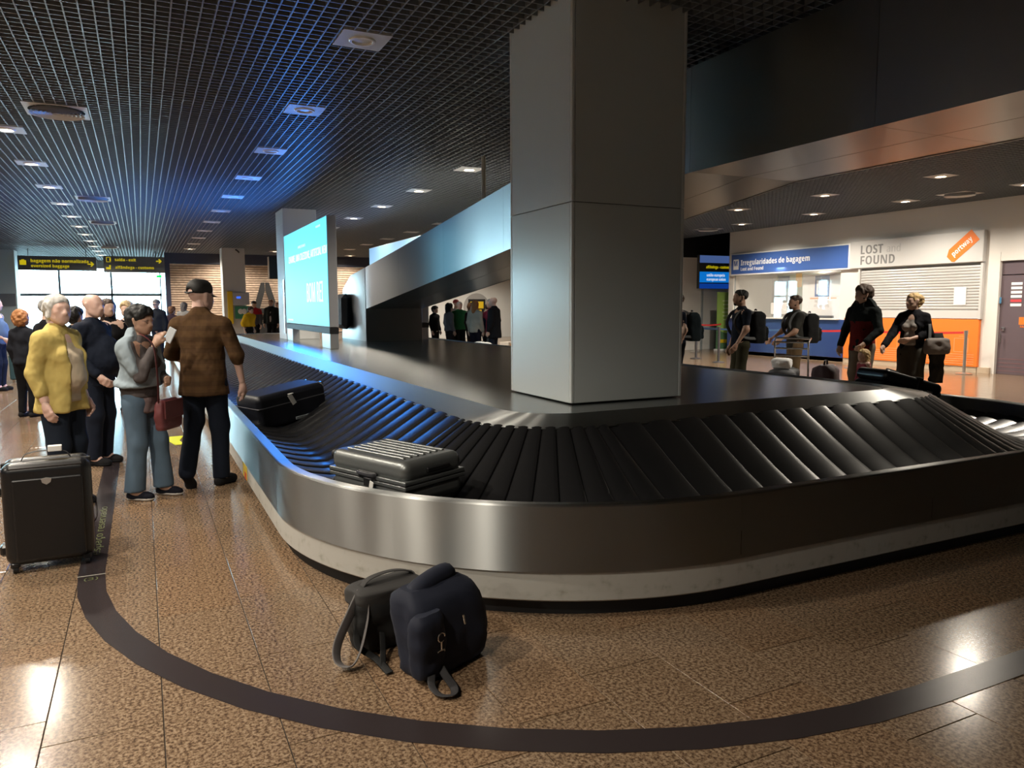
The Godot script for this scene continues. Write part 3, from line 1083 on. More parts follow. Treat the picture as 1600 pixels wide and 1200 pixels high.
	var lk := mat("letter_black", Color(0.012, 0.012, 0.012), 0.5)
	for s in [-1, 1]:
		var lg := MB.new()
		lg.prism([Vector3(s * 0.02, 2.72, 0), Vector3(s * 0.17, 2.72, 0), Vector3(s * 0.72, 0.9, 0), Vector3(s * 0.46, 0.9, 0), Vector3(s * 0.02, 2.36, 0)], Vector3(0, 0, 0.12))
		put(l, "stroke", lg.mesh(), lk)
	pbox(l, "cross_stroke", Vector3(0, 1.45, 0.06), Vector3(0.66, 0.2, 0.11), lk)
	pbox(l, "plinth", Vector3(0, 0.45, 0.05), Vector3(1.6, 0.9, 0.2), mats.black, 0.01)
	# yellow floor mark beside the belt
	var f := thing("floor_marker", "small bright yellow arrow sticker on the floor beside the belt", "sticker", Vector3(0.30, 0.0005, -9.9))
	var fm := MB.new()
	fm.prism([Vector3(-0.09, 0.001, 0.0), Vector3(-0.02, 0.001, 0.35), Vector3(0.08, 0.001, 0.35), Vector3(0.04, 0.001, 0.05), Vector3(0.1, 0.001, -0.3), Vector3(-0.06, 0.001, -0.3)], Vector3(0, 0.002, 0))
	put(f, "arrow", fm.mesh(), mat("marker_yellow", Color(0.85, 0.92, 0.02), 0.4))
	# emblem on the white far wall
	var em := thing("wall_emblem", "round grey wall emblem with a yellow and black shield on the white far wall", "emblem", Vector3(15.6, 1.55, -35.98))
	var rd := MB.new()
	rd.tube([Vector3(0, 0, 0), Vector3(0, 0, 0.04)], 0.72, 32)
	put(em, "disc", rd.mesh(), mat("emblem_grey", Color(0.42, 0.41, 0.40), 0.5))
	var sh := MB.new()
	var pts: Array = []
	for p in [[-0.48, 0.42], [0.48, 0.42], [0.46, -0.1], [0.28, -0.42], [0, -0.58], [-0.28, -0.42], [-0.46, -0.1]]:
		pts.append(Vector3(p[0], p[1], 0.04))
	sh.prism(pts, Vector3(0, 0, 0.02))
	put(em, "shield", sh.mesh(), mats.letter_black)
	var bars := MB.new()
	for s in [-1, 1]:
		bars.box(Vector3(s * 0.22, 0.12, 0.066), Vector3(0.30, 0.36, 0.012), 0.01)
		bars.box(Vector3(s * 0.16, -0.22, 0.066), Vector3(0.2, 0.2, 0.012), 0.01)
	put(em, "yellow_fields", bars.mesh(), mats.strip_yellow)

# ---------------------------------------------------------------- offices on the right wall (they face -x)
func make_offices() -> void:
	var R := Vector3(0, 0, 1)         # reading direction on this wall, as one faces it
	var U := Vector3.UP
	var wh := mat("sign_white", Color(0.92, 0.92, 0.92), 0.5)
	var X := 17.56
	# blue fascia sign
	var a := thing("fascia_sign", "long royal blue sign reading Irregularidades de bagagem, Lost and Found", "sign", Vector3(X, 2.57, -16.95))
	pbox(a, "frame", Vector3(-0.05, 0.34, 0), Vector3(0.10, 0.70, 4.68), wh, 0.008)
	pbox(a, "panel", Vector3(-0.104, 0.345, 0), Vector3(0.012, 0.62, 4.56), mat("royal_blue", Color(0.055, 0.13, 0.43), 0.35), 0.002)
	words(a, "lettering", "Irregularidades de bagagem", Vector3(-0.111, 0.38, -1.85), R, U, 0.165, wh, true, 0.92)
	words(a, "lettering", "Lost and Found", Vector3(-0.111, 0.18, -1.85), R, U, 0.105, wh, true, 0.95)
	pbox(a, "logo_plate", Vector3(-0.113, 0.34, -2.06), Vector3(0.006, 0.33, 0.24), wh, 0.002)
	words(a, "logo_letter", "M", Vector3(-0.117, 0.37, -2.06), R, U, 0.17, mats.royal_blue, true, 0.9, true)
	# second fascia
	var b := thing("fascia_sign", "pale grey fascia sign reading LOST and FOUND with an orange tag", "sign", Vector3(X, 2.57, -12.78))
	pbox(b, "panel", Vector3(-0.06, 0.365, 0), Vector3(0.12, 0.73, 3.66), mat("fascia_grey", Color(0.62, 0.61, 0.60), 0.4), 0.012)
	var gy := mat("sign_grey", Color(0.22, 0.22, 0.22), 0.5)
	words(b, "lettering", "LOST", Vector3(-0.121, 0.48, -1.5), R, U, 0.23, gy, true, 0.95)
	words(b, "lettering", "and", Vector3(-0.121, 0.47, -0.70), R, U, 0.19, mat("sign_light_grey", Color(0.5, 0.5, 0.5), 0.5), false, 0.95)
	words(b, "lettering", "FOUND", Vector3(-0.121, 0.20, -1.5), R, U, 0.23, gy, true, 0.97)
	var tg := MB.new()
	var e1 := Vector3(0, 0.64, 0.77).normalized()
	var e2 := Vector3(0, 0.77, -0.64)
	var c0 := Vector3(-0.121, 0.38, 1.32)
	var pts: Array = []
	for p in [[-0.40, -0.12], [-0.36, -0.16], [0.40, -0.16], [0.40, 0.16], [-0.28, 0.16], [-0.42, 0.06]]:
		pts.append(c0 + e1 * p[0] + e2 * p[1])
	tg.prism(pts, Vector3(-0.006, 0, 0))
	put(b, "orange_tag", tg.mesh(), mat("tag_orange", Color(0.90, 0.22, 0.03), 0.45))
	words(b, "tag_lettering", "portway", c0 + Vector3(-0.007, 0, 0) - e1 * 0.30, e1, e2, 0.12, wh, true, 0.9)
	# roller shutter: slats between guide rails
	var s := thing("roller_shutter", "closed grey metal roller shutter above the orange counter front", "shutter", Vector3(X, 1.24, -12.64))
	var sl := MB.new()
	sl.tube([Vector3(0, 0, -1.63), Vector3(0, 0, 1.63)], 0.038, 8, true, 0.5, Vector3.RIGHT)
	var sm := sl.mesh()
	pbox(s, "backing", Vector3(-0.015, 0.655, 0), Vector3(0.02, 1.30, 3.28), mat("shutter_gap", Color(0.22, 0.21, 0.20), 0.6))
	for k in 15:
		put(s, "slat", sm, mat("shutter_grey", Color(0.52, 0.51, 0.50), 0.35, 0.15), Vector3(-0.045, 0.26 + k * 0.069, 0))
	pbox(s, "bottom_bar", Vector3(-0.045, 0.115, 0), Vector3(0.04, 0.2, 3.26), mats.fascia_grey, 0.006)
	for q in [-1, 1]:
		pbox(s, "guide_rail", Vector3(-0.05, 0.655, q * 1.66), Vector3(0.1, 1.30, 0.06), mats.fascia_grey, 0.004)
	pbox(s, "paper_notice", Vector3(-0.072, 0.55, 1.16), Vector3(0.004, 0.42, 0.30), mat("paper", Color(0.86, 0.85, 0.83), 0.7))
	# counter fronts
	var o := thing("counter_front", "orange counter front with faint luggage line drawings under the shutter", "counter", Vector3(X, 0.13, -12.86))
	pbox(o, "panel", Vector3(-0.04, 0.555, 0), Vector3(0.08, 1.11, 3.76), mats.tag_orange, 0.006)
	var li := mat("line_orange", Color(1.0, 0.42, 0.2), 0.5)
	for k in 5:
		pbox(o, "print_line", Vector3(-0.082, 0.06 + k * 0.055, 0.25), Vector3(0.003, 0.012, 3.1), li)
	for k in 5:
		var zc := -1.0 + k * 0.62
		for f in [[0, 0.20, 0.34, 0.01], [0, -0.12, 0.34, 0.01], [-0.17, 0.04, 0.01, 0.33], [0.17, 0.04, 0.01, 0.33], [0, 0.25, 0.12, 0.01]]:
			pbox(o, "print_suitcase", Vector3(-0.082, 0.46 + f[1], zc + f[0]), Vector3(0.003, f[3], f[2]), li)
	var n := thing("counter_front", "dark blue counter front under the glazed baggage office window", "counter", Vector3(X, 0.10, -17.05))
	pbox(n, "panel", Vector3(-0.05, 0.55, 0), Vector3(0.10, 1.06, 4.62), mat("navy_front", Color(0.025, 0.055, 0.20), 0.35), 0.006)
	pbox(n, "worktop", Vector3(0.0, 1.095, 0), Vector3(0.34, 0.04, 4.3), mat("worktop", Color(0.78, 0.76, 0.72), 0.35), 0.006)
	pbox(n, "plinth", Vector3(-0.03, -0.04, 0), Vector3(0.06, 0.11, 4.6), mats.tan_base)
	# office behind the glass
	var of := struct_node("wall_office")
	pbox(of, "back", Vector3(19.4, 1.4, -17.1), Vector3(0.1, 2.8, 4.6), mats.pale_wall)
	pbox(of, "side", Vector3(18.6, 1.4, -19.35), Vector3(1.6, 2.8, 0.1), mats.pale_wall)
	pbox(of, "side", Vector3(18.6, 1.4, -14.85), Vector3(1.6, 2.8, 0.1), mats.pale_wall)
	pbox(of, "soffit", Vector3(18.6, 2.85, -17.1), Vector3(1.7, 0.1, 4.6), mats.pale_wall)
	var gp := struct_node("window_2")
	for k in 3:
		pbox(gp, "pane", Vector3(17.64, 1.86, -18.5 + k * 1.41), Vector3(0.012, 1.38, 1.40), mats.office_glass)
	for q in [-19.24, -14.97]:
		pbox(gp, "frame", Vector3(17.62, 1.87, q), Vector3(0.05, 1.40, 0.05), mats.frame_steel)
	var lamp := thing("office_lamp", "added ceiling lamp lighting the glazed baggage office behind the counter", "lamp", Vector3(18.5, 2.78, -17.1))
	pbox(lamp, "diffuser", Vector3(0, -0.01, 0), Vector3(0.3, 0.04, 2.4), glow("office_glow", Color(1.0, 0.95, 0.88), 3.0), 0.006)  # added out of sight to light the office interior
	area(lamp, Vector3(0, -0.05, 0), Vector2(0.3, 2.4), Vector3(0.001, -1, 0), Color(1.0, 0.93, 0.85), 3.0)
	var po := thing("wall_poster", "white wall poster with a blue square M logo in the baggage office", "poster", Vector3(17.9, 1.5, -15.75))
	pbox(po, "sheet", Vector3(0, 0.35, -0.1), Vector3(0.02, 1.3, 1.55), mat("poster_white", Color(0.84, 0.82, 0.82), 0.5))
	pbox(po, "logo", Vector3(-0.014, 0.64, -0.15), Vector3(0.01, 0.60, 0.52), mat("logo_blue", Color(0.06, 0.13, 0.36), 0.4), 0.004)
	words(po, "logo_letter", "M", Vector3(-0.02, 0.60, -0.15), R, U, 0.40, wh, true, 0.95, true)
	words(po, "logo_words", "MENZIES", Vector3(-0.012, 0.20, -0.15), R, U, 0.09, mats.sign_light_grey, false, 1.0, true)
	words(po, "logo_words", "AVIATION", Vector3(-0.012, 0.07, -0.15), R, U, 0.09, mats.sign_light_grey, false, 1.0, true)
	pbox(po, "orange_rule", Vector3(-0.014, 0.29, -0.1), Vector3(0.006, 0.035, 0.95), mat("rule_orange", Color(0.78, 0.42, 0.20), 0.5))
	var nb := thing("notice_board", "grey green notice board with papers on the office back wall", "board", Vector3(19.32, 1.5, -17.75))
	pbox(nb, "board", Vector3(0, 0.45, 0), Vector3(0.03, 1.3, 2.6), mat("board_sage", Color(0.50, 0.55, 0.45), 0.7), 0.004)
	var cols := [Color(0.2, 0.24, 0.33), Color(0.78, 0.5, 0.2), Color(0.8, 0.8, 0.77), Color(0.52, 0.45, 0.48), Color(0.36, 0.5, 0.35), Color(0.85, 0.84, 0.82), Color(0.4, 0.38, 0.40)]
	var spots := [[-1.0, 0.85, 0.5, 0.4], [-0.35, 0.9, 0.25, 0.45], [-0.85, 0.35, 0.55, 0.35], [0.75, 0.5, 0.5, 0.7], [0.1, 0.4, 0.45, 0.8], [0.55, 0.75, 0.28, 0.32], [0.95, 0.95, 0.4, 0.3]]
	for k in spots.size():
		pbox(nb, "paper", Vector3(-0.02 - 0.004 * k, spots[k][1], spots[k][0]), Vector3(0.006, spots[k][3], spots[k][2]), mat("notice_paper_%d" % k, cols[k], 0.6))
	var mo := thing("office_monitor", "white desk monitor seen from behind on the office counter", "monitor", Vector3(17.95, 1.22, -17.6))
	pbox(mo, "screen_back", Vector3(0, 0.27, 0), Vector3(0.05, 0.36, 0.52), mats.paper, 0.015, Basis(Vector3.UP, 0.4))
	pbox(mo, "stand", Vector3(0.02, 0.06, 0), Vector3(0.06, 0.13, 0.08), mats.paper)
	pbox(mo, "foot", Vector3(0.02, 0.008, 0), Vector3(0.16, 0.016, 0.24), mats.paper)
	pbox(thing("desk_box", "small dark grey box lying on the office worktop", "box", Vector3(17.66, 1.216, -15.6)), "body", Vector3(0, 0.04, 0), Vector3(0.12, 0.07, 0.62), mats.dark_metal, 0.008)
	structure_box("floor_office", Vector3(17.8, 0, -19.3), Vector3(19.4, 0.01, -14.9), mats.granite_0)
	# dark printed door
	var d := struct_node("door_1")
	pbox(d, "leaf", Vector3(17.66, 1.12, -9.79), Vector3(0.06, 2.24, 1.66), mat("door_plum", Color(0.14, 0.105, 0.12), 0.35), 0.004)
	pbox(d, "transom_panel", Vector3(17.66, 2.50, -9.79), Vector3(0.06, 0.48, 1.66), mats.door_plum, 0.004)
	pbox(d, "frame", Vector3(17.62, 1.385, -10.645), Vector3(0.14, 2.77, 0.05), mats.white_wall)
	pbox(d, "frame", Vector3(17.62, 1.385, -8.93), Vector3(0.14, 2.77, 0.05), mats.white_wall)
	pbox(d, "hinge", Vector3(17.60, 1.68, -10.6), Vector3(0.05, 0.14, 0.08), mats.chrome)
	pbox(d, "lock", Vector3(17.61, 1.03, -10.50), Vector3(0.03, 0.08, 0.08), mats.chrome, 0.006)
	ptube(d, "handle", [Vector3(17.56, 0.92, -10.52), Vector3(17.56, 0.72, -10.52)], 0.015, mats.chrome, 8)
	for r in 6:
		for c in 3:
			if r == 5 and c == 2:
				continue
			var cc := wh
			if (r == 4 and c == 0) or (c == 2 and (r == 1 or r == 3)):
				cc = mat("pill_red", Color(0.62, 0.06, 0.07), 0.5)
			elif r == 4 and c == 1:
				cc = mat("pill_dark", Color(0.08, 0.07, 0.1), 0.5)
			elif r == 4 and c == 2:
				cc = mat("pill_green", Color(0.5, 0.62, 0.3), 0.5)
			pbox(d, "printed_pill", Vector3(17.628, 2.05 - r * 0.095, -10.27 + c * 0.30), Vector3(0.004, 0.06, 0.24), cc, 0.0015)
	pbox(d, "orange_print", Vector3(17.628, 1.22, -9.93), Vector3(0.004, 0.17, 0.5), mats.tag_orange)
	words(d, "print_words", "BAGAGEM", Vector3(17.626, 1.09, -10.15), R, U, 0.045, mats.tag_orange, true)
	for k in 4:
		pbox(d, "print_line", Vector3(17.628, 0.08 + k * 0.09, -9.79), Vector3(0.003, 0.012, 1.6), mat("line_plum", Color(0.25, 0.12, 0.13), 0.5))
	# signs and roll-up banner by the return wall
	var sg := thing("direction_sign", "stacked lit direction sign for customs and european union on the white return wall", "sign", Vector3(18.72, 2.2, -21.529))
	pbox(sg, "cabinet", Vector3(0, 0.6, 0), Vector3(1.45, 1.2, 0.14), mats.sign_board, 0.008)
	for k in 4:
		var cc: Material = [glow("strip_slate", Color(0.30, 0.40, 0.62), 0.7), mats.sign_board, glow("strip_blue", Color(0.05, 0.48, 0.85), 0.8), glow("strip_deep", Color(0.05, 0.25, 0.62), 0.7)][k]
		pbox(sg, "field", Vector3(0, 1.05 - [0.0, 0.29, 0.64, 0.96][k], 0.074), Vector3(1.42, [0.26, 0.26, 0.38, 0.18][k], 0.01), cc)
	var RX := Vector3(1, 0, 0)
	words(sg, "lettering", "alfândega - customs", Vector3(-0.43, 0.77, 0.081), RX, U, 0.10, mats.sign_yellow, true, 0.85)
	words(sg, "lettering", "união europeia", Vector3(-0.40, 0.48, 0.081), RX, U, 0.10, glow("sign_glow_white", Color(0.9, 0.95, 1), 0.8), true, 0.85)
	words(sg, "lettering", "european union", Vector3(-0.40, 0.33, 0.081), RX, U, 0.10, mats.sign_glow_white, true, 0.85)
	var rb := thing("roll_up_banner", "tall green roll-up banner standing by the return wall", "banner", Vector3(18.35, 0, -20.4))
	pbox(rb, "foot", Vector3(0, 0.04, 0), Vector3(0.9, 0.08, 0.22), mats.lamp_rim, 0.01)
	pbox(rb, "banner_sheet", Vector3(0, 1.06, -0.02), Vector3(0.85, 1.98, 0.01), mat("banner_dark", Color(0.10, 0.22, 0.11), 0.6))
	var bp: Array = []
	for p in [[-0.42, 2.05], [0.42, 2.05], [0.42, 0.95], [0.30, 0.72], [0.0, 0.62], [-0.30, 0.72], [-0.42, 0.95]]:
		bp.append(Vector3(p[0], p[1], -0.014))
	var bm := MB.new()
	bm.prism(bp, Vector3(0, 0, 0.003))
	put(rb, "lime_field", bm.mesh(), mat("banner_lime", Color(0.36, 0.56, 0.13), 0.6))
	for k in 6:
		pbox(rb, "print_line", Vector3(0.02, 1.75 - k * 0.13, -0.009), Vector3(0.40 - 0.05 * (k % 3), 0.035, 0.003), mat("banner_print", Color(0.75, 0.85, 0.55), 0.6))
	pbox(rb, "print_badge", Vector3(-0.1, 0.35, -0.012), Vector3(0.3, 0.12, 0.004), mats.strip_yellow)
	# the white door in the return wall
	var d2 := struct_node("door_2")
	pbox(d2, "leaf", Vector3(18.75, 1.05, -21.58), Vector3(0.95, 2.1, 0.05), mat("door_white", Color(0.74, 0.73, 0.70), 0.5), 0.004)
	pbox(d2, "frame", Vector3(18.24, 1.08, -21.58), Vector3(0.06, 2.16, 0.08), mats.frame_steel)

# ---------------------------------------------------------------- queue barriers
func make_barriers() -> void:
	var post := func(at: Vector3, steel: bool, lb: String) -> Node3D:
		var t := thing("barrier_post", lb, "post", at, 0.0, "queue barrier posts")
		var m: Material = mat("post_steel", Color(0.66, 0.64, 0.61), 0.28, 0.9) if steel else mats.dark_metal
		var b := MB.new()
		b.lathe(Vector3.ZERO, [Vector2(0.175, 0.0), Vector2(0.175, 0.015), Vector2(0.06, 0.035), Vector2(0.036, 0.04)], 24)
		put(t, "base", b.mesh(), m)
		ptube(t, "pole", [Vector3(0, 0.03, 0), Vector3(0, 0.92, 0)], 0.034, m, 12)
		ptube(t, "head", [Vector3(0, 0.90, 0), Vector3(0, 1.0, 0)], 0.042, m, 12)
		return t
	var p1 := Vector3(16.9, 0, -10.9)
	var p2 := Vector3(16.1, 0, -13.3)
	var p3 := Vector3(14.5, 0, -16.4)
	var p4 := Vector3(14.95, 0, -17.9)
	var p5 := Vector3(15.6, 0, -14.9)
	post.call(p1, true, "steel barrier post before the orange counter with red belt")
	post.call(p2, true, "steel barrier post where the orange and blue counters meet")
	post.call(p5, false, "dark barrier post before the blue counter with red belt")
	post.call(p3, false, "black barrier post with blue belt in front of the green banner")
	post.call(p4, false, "black barrier post with blue belt beside the column")
	var p6 := Vector3(17.0, 0, -20.4)
	post.call(p6, true, "steel barrier post with red belts before the white door")
	var belt := func(a: Vector3, b: Vector3, h: float, m: Material, lb: String) -> void:
		var t := thing("barrier_belt", lb, "barrier belt", a)
		var mb := MB.new()
		var d := (b - a)
		var n := d.normalized()
		var rows: Array = []
		for k in 9:
			var f := k / 8.0
			var p := n * 0.05 + (d - n * 0.1) * f + Vector3(0, h - 0.03 * sin(PI * f), 0)
			rows.append(PackedVector3Array([p + Vector3(0, 0.025, 0), p - Vector3(0, 0.025, 0)]))
		var sd := n.cross(Vector3.UP) * 0.002
		mb.sheet(rows, false, rows[4][0] - sd * 100)
		put(t, "webbing", mb.mesh(), m)
	var red := mat("belt_red", Color(0.62, 0.03, 0.03), 0.6)
	var blue := mat("belt_blue", Color(0.08, 0.17, 0.36), 0.6)
	belt.call(p1, p2, 0.95, red, "red barrier belt in front of the orange counter")
	belt.call(p2, p5, 0.95, red, "red barrier belt in front of the blue counter")
	belt.call(p3, p4, 0.95, blue, "upper blue barrier belt between the two black posts")
	belt.call(p4, p5, 0.93, blue, "blue barrier belt running across the blue counter")
	belt.call(p6, Vector3(15.4, 0, -20.9), 0.93, red, "red barrier belt before the white door")
	belt.call(p6, Vector3(18.0, 0, -20.2), 0.95, red, "red barrier belt ending at the green banner")

# ---------------------------------------------------------------- luggage
# soft rounded bag body: rows of rounded rectangles, base at y 0
func soft_body(w: float, h: float, d: float, seed_: int, bulge := 0.06, lean := 0.0, rough := 0.012) -> MB:
	var mb := MB.new()
	var nz := FastNoiseLite.new()
	nz.seed = seed_
	nz.frequency = 3.2
	nz.fractal_octaves = 3
	var rows: Array = []
	var nr := 14
	var ns := 36
	for r in nr + 1:
		var f := float(r) / nr
		var y := h * f
		var grow := 1.0 + bulge * sin(PI * clampf(f * 0.9 + 0.05, 0, 1))
		var edge := 1.0
		if f < 0.1:
			edge = 0.80 + 0.2 * sqrt(1.0 - pow(1.0 - f / 0.1, 2))
		if f > 0.8:
			edge = 0.45 + 0.55 * sqrt(maxf(0.0, 1.0 - pow((f - 0.8) / 0.2, 2)))
		var row := PackedVector3Array()
		for s in ns:
			var a := TAU * s / ns
			var ca := cos(a)
			var sa := sin(a)
			var q := pow(pow(absf(ca), 5.0) + pow(absf(sa), 5.0), -0.2)
			var p := Vector3(ca * q * w * 0.5 * grow * lerpf(1.0, edge, 0.35), y, sa * q * d * 0.5 * grow * edge)
			var k := nz.get_noise_3d(p.x * 2.0, p.y * 2.0, p.z * 2.0) * rough * 2.0
			p += Vector3(ca, 0, sa) * k * (1.0 if r > 0 else 0.0)
			p.z += lean * f * f
			row.append(p)
		rows.append(row)
	mb.sheet(rows, true, Vector3(0, h * 0.5, lean * 0.3))
	for e in [0, nr]:
		var c := Vector3.ZERO
		for p in rows[e]:
			c += p
		c /= ns
		for s in ns:
			mb.tri(c, rows[e][s], rows[e][(s + 1) % ns], Vector3(0, h * 0.5, lean * 0.5))
	return mb

func strap(parent: Node, called: String, pts: Array, width: float, mt: Material, flat_dir := Vector3.UP) -> void:
	# smooth webbing through the points
	var cv := Curve3D.new()
	for q in pts.size():
		var t: Vector3 = (pts[mini(q + 1, pts.size() - 1)] - pts[maxi(q - 1, 0)]) / 6.0
		cv.add_point(pts[q], -t, t)
	cv.bake_interval = 0.02
	var out: Array = []
	for p in cv.get_baked_points():
		out.append(p)
	ptube(parent, called, out, width * 0.5, mt, 8, 0.16, flat_dir)

func hard_case(t: Node3D, w: float, h: float, d: float, mt: Material, bevel := 0.045, ribs := 0) -> void:
	# standing case: base at y 0, width x, depth z; two shells with a seam
	for s in [-1, 1]:
		var m := MB.new()
		m.rbox(Vector3(0, h / 2 + 0.03, s * (d / 4 + 0.002)), Vector3(w, h - 0.03, d / 2 - 0.006), bevel, 4)
		put(t, "shell", m.mesh(), mt)
		for k in ribs:
			pbox(t, "rib", Vector3(-w * 0.32 + w * 0.64 * k / maxf(1, ribs - 1), h / 2 + 0.03, s * (d / 2 + 0.006)), Vector3(0.022, h * 0.72, 0.012), mt, 0.004)
	pbox(t, "seam_band", Vector3(0, h / 2 + 0.03, 0), Vector3(w + 0.004, h - 0.05, 0.02), mats.black, 0.006)

func make_luggage() -> void:
	var blk := mat("case_black", Color(0.007, 0.0075, 0.009), 0.33)
	# big upright case
	var a := thing("suitcase", "big upright black hard-shell suitcase with shield badge standing beside the floor stripe", "suitcase", Vector3(-0.575, 0, -5.42), deg_to_rad(3))
	hard_case(a, 0.475, 0.66, 0.29, blk, 0.06)
	var fr := MB.new()
	fr.rbox(Vector3(0.005, 0.33, 0.143), Vector3(0.37, 0.50, 0.026), 0.012, 3)
	put(a, "front_panel", fr.mesh(), blk)
	pbox(a, "top_rib", Vector3(0, 0.645, 0.115), Vector3(0.40, 0.03, 0.05), mat("case_ridge", Color(0.016, 0.015, 0.016), 0.25), 0.012)
	strap(a, "handle", [Vector3(-0.13, 0.675, 0.03), Vector3(-0.10, 0.715, 0.03), Vector3(0.0, 0.728, 0.03), Vector3(0.10, 0.715, 0.03), Vector3(0.13, 0.675, 0.03)], 0.034, mats.black)
	pbox(a, "airline_tag", Vector3(0.05, 0.737, 0.03), Vector3(0.075, 0.035, 0.05), mat("tag_paper", Color(0.74, 0.73, 0.70), 0.6), 0.003)
	var bad := MB.new()
	bad.prism([Vector3(-0.028, 0.575, 0.152), Vector3(0.0, 0.582, 0.152), Vector3(0.028, 0.575, 0.152), Vector3(0.022, 0.552, 0.152), Vector3(0.0, 0.538, 0.152), Vector3(-0.022, 0.552, 0.152)], Vector3(0, 0, 0.008))
	put(a, "shield_badge", bad.mesh(), mat("badge_grey", Color(0.50, 0.50, 0.50), 0.3, 0.7))
	for y in [0.50, 0.13]:
		pbox(a, "side_bumper", Vector3(-0.245, y, 0.0), Vector3(0.05, 0.07, 0.10), blk, 0.014)
	for x in [-0.19, 0.19]:
		for z in [-0.10, 0.10]:
			ptube(a, "wheel", [Vector3(x - 0.012, 0.028, z), Vector3(x + 0.012, 0.028, z)], 0.028, mats.black, 12)
			pbox(a, "wheel_housing", Vector3(x, 0.052, z), Vector3(0.05, 0.04, 0.06), blk, 0.01)
	strap(a, "side_handle", [Vector3(0.24, 0.40, 0), Vector3(0.256, 0.37, 0), Vector3(0.256, 0.27, 0), Vector3(0.24, 0.24, 0)], 0.03, mats.black, Vector3.RIGHT)
	# navy bag at the foot of the carousel
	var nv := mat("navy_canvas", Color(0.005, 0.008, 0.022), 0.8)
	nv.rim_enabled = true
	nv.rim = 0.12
	var b := thing("travel_bag", "navy blue canvas bag slumped on the floor against the carousel", "bag", Vector3(1.15, 0, -3.07), deg_to_rad(24))
	put(b, "body", soft_body(0.39, 0.365, 0.22, 3, 0.08, -0.07, 0.012).mesh(), nv)
	put(b, "top_roll", roll(Vector3(-0.15, 0.325, -0.06), Vector3(0.15, 0.365, -0.08), 0.05, 8), nv)
	put(b, "side_pocket", soft_at(Vector3(-0.16, 0.03, 0.07), 0.15, 0.27, 0.09, 5), nv)
	var stl: Material = mats.chrome
	ptube(b, "zip_puller", [Vector3(0.0, 0.255, 0.128), Vector3(0.002, 0.215, 0.137)], 0.007, stl, 6)
	var ring: Array = []
	for k in 11:
		var an := TAU * k / 11.0 * 0.95
		ring.append(Vector3(-0.145 + cos(an) * 0.02, 0.205 + sin(an) * 0.02, 0.139))
	ptube(b, "clip_ring", ring, 0.003, stl, 6)
	ptube(b, "clip_bar", [Vector3(-0.145, 0.186, 0.139), Vector3(-0.148, 0.15, 0.142)], 0.004, stl, 6)
	ptube(b, "clip_hook", [Vector3(-0.168, 0.146, 0.140), Vector3(-0.164, 0.152, 0.142), Vector3(-0.132, 0.150, 0.142), Vector3(-0.128, 0.142, 0.14)], 0.0035, stl, 6)
	strap(b, "carry_loop", [Vector3(-0.17, 0.05, 0.105), Vector3(-0.215, 0.022, 0.15), Vector3(-0.235, 0.014, 0.22), Vector3(-0.20, 0.016, 0.26), Vector3(-0.155, 0.016, 0.22), Vector3(-0.13, 0.03, 0.15), Vector3(-0.12, 0.06, 0.10)], 0.036, mat("strap_grey", Color(0.03, 0.028, 0.03), 0.8), Vector3(0.4, 1, 0))
	# black and grey shoulder bag behind it
	var c := thing("shoulder_bag", "black bag with long grey strap lying beside the navy canvas bag", "bag", Vector3(0.985, 0, -3.40), deg_to_rad(12))
	var bc := mat("black_cloth", Color(0.006, 0.006, 0.006), 0.75)
	var gc := mat("grey_cloth", Color(0.035, 0.033, 0.032), 0.8)
	put(c, "body", soft_body(0.34, 0.27, 0.19, 8, 0.1, 0.0, 0.016).mesh(), bc)
	put(c, "flap", soft_at(Vector3(-0.0, 0.215, 0.0), 0.35, 0.085, 0.20, 12), gc)
	strap(c, "top_handle", [Vector3(-0.14, 0.27, 0.0), Vector3(-0.09, 0.325, 0.0), Vector3(0.04, 0.335, -0.01), Vector3(0.14, 0.31, -0.01), Vector3(0.16, 0.27, 0.0)], 0.045, gc)
	strap(c, "long_strap", [Vector3(-0.14, 0.28, 0.02), Vector3(-0.21, 0.20, 0.05), Vector3(-0.29, 0.09, 0.08), Vector3(-0.31, 0.03, 0.13), Vector3(-0.27, 0.022, 0.18), Vector3(-0.21, 0.07, 0.15), Vector3(-0.15, 0.17, 0.10), Vector3(-0.13, 0.24, 0.07)], 0.056, mat("strap_taupe", Color(0.15, 0.138, 0.135), 0.7), Vector3(0.6, 0.5, 0.5))
	strap(c, "loose_strap", [Vector3(-0.17, 0.16, 0.05), Vector3(-0.21, 0.08, 0.12), Vector3(-0.16, 0.03, 0.20), Vector3(-0.16, 0.012, 0.32)], 0.036, bc, Vector3(0.3, 1, 0.3))
	strap(c, "loose_strap", [Vector3(-0.08, 0.10, 0.11), Vector3(-0.11, 0.05, 0.17), Vector3(-0.16, 0.014, 0.26)], 0.03, bc, Vector3(0.3, 1, 0.3))
	# silver case riding round the corner
	var sv := mat("case_silver", Color(0.17, 0.18, 0.178), 0.36, 0.6)
	var s := thing("suitcase", "silver ribbed hard-shell suitcase lying on the belt at the carousel corner", "suitcase", Vector3(1.37, 0.462, -4.42), atan2(0.375, 0.927))
	s.rotation.z = deg_to_rad(2.0)
	for q in 2:
		var m := MB.new()
		m.rbox(Vector3(0, 0.068 + q * 0.135, 0), Vector3(0.46, 0.13, 0.72), 0.055, 4)
		m.rbox(Vector3(0, 0.134 + (q * 2 - 1) * 0.014, 0), Vector3(0.474, 0.026, 0.734), 0.008)
		put(s, "shell", m.mesh(), sv)
	pbox(s, "seam_band", Vector3(0, 0.134, 0), Vector3(0.468, 0.012, 0.728), mats.black)
	for k in 7:
		pbox(s, "rib", Vector3(-0.15 + 0.05 * k, 0.27, 0.0), Vector3(0.022, 0.012, 0.54), sv, 0.004)
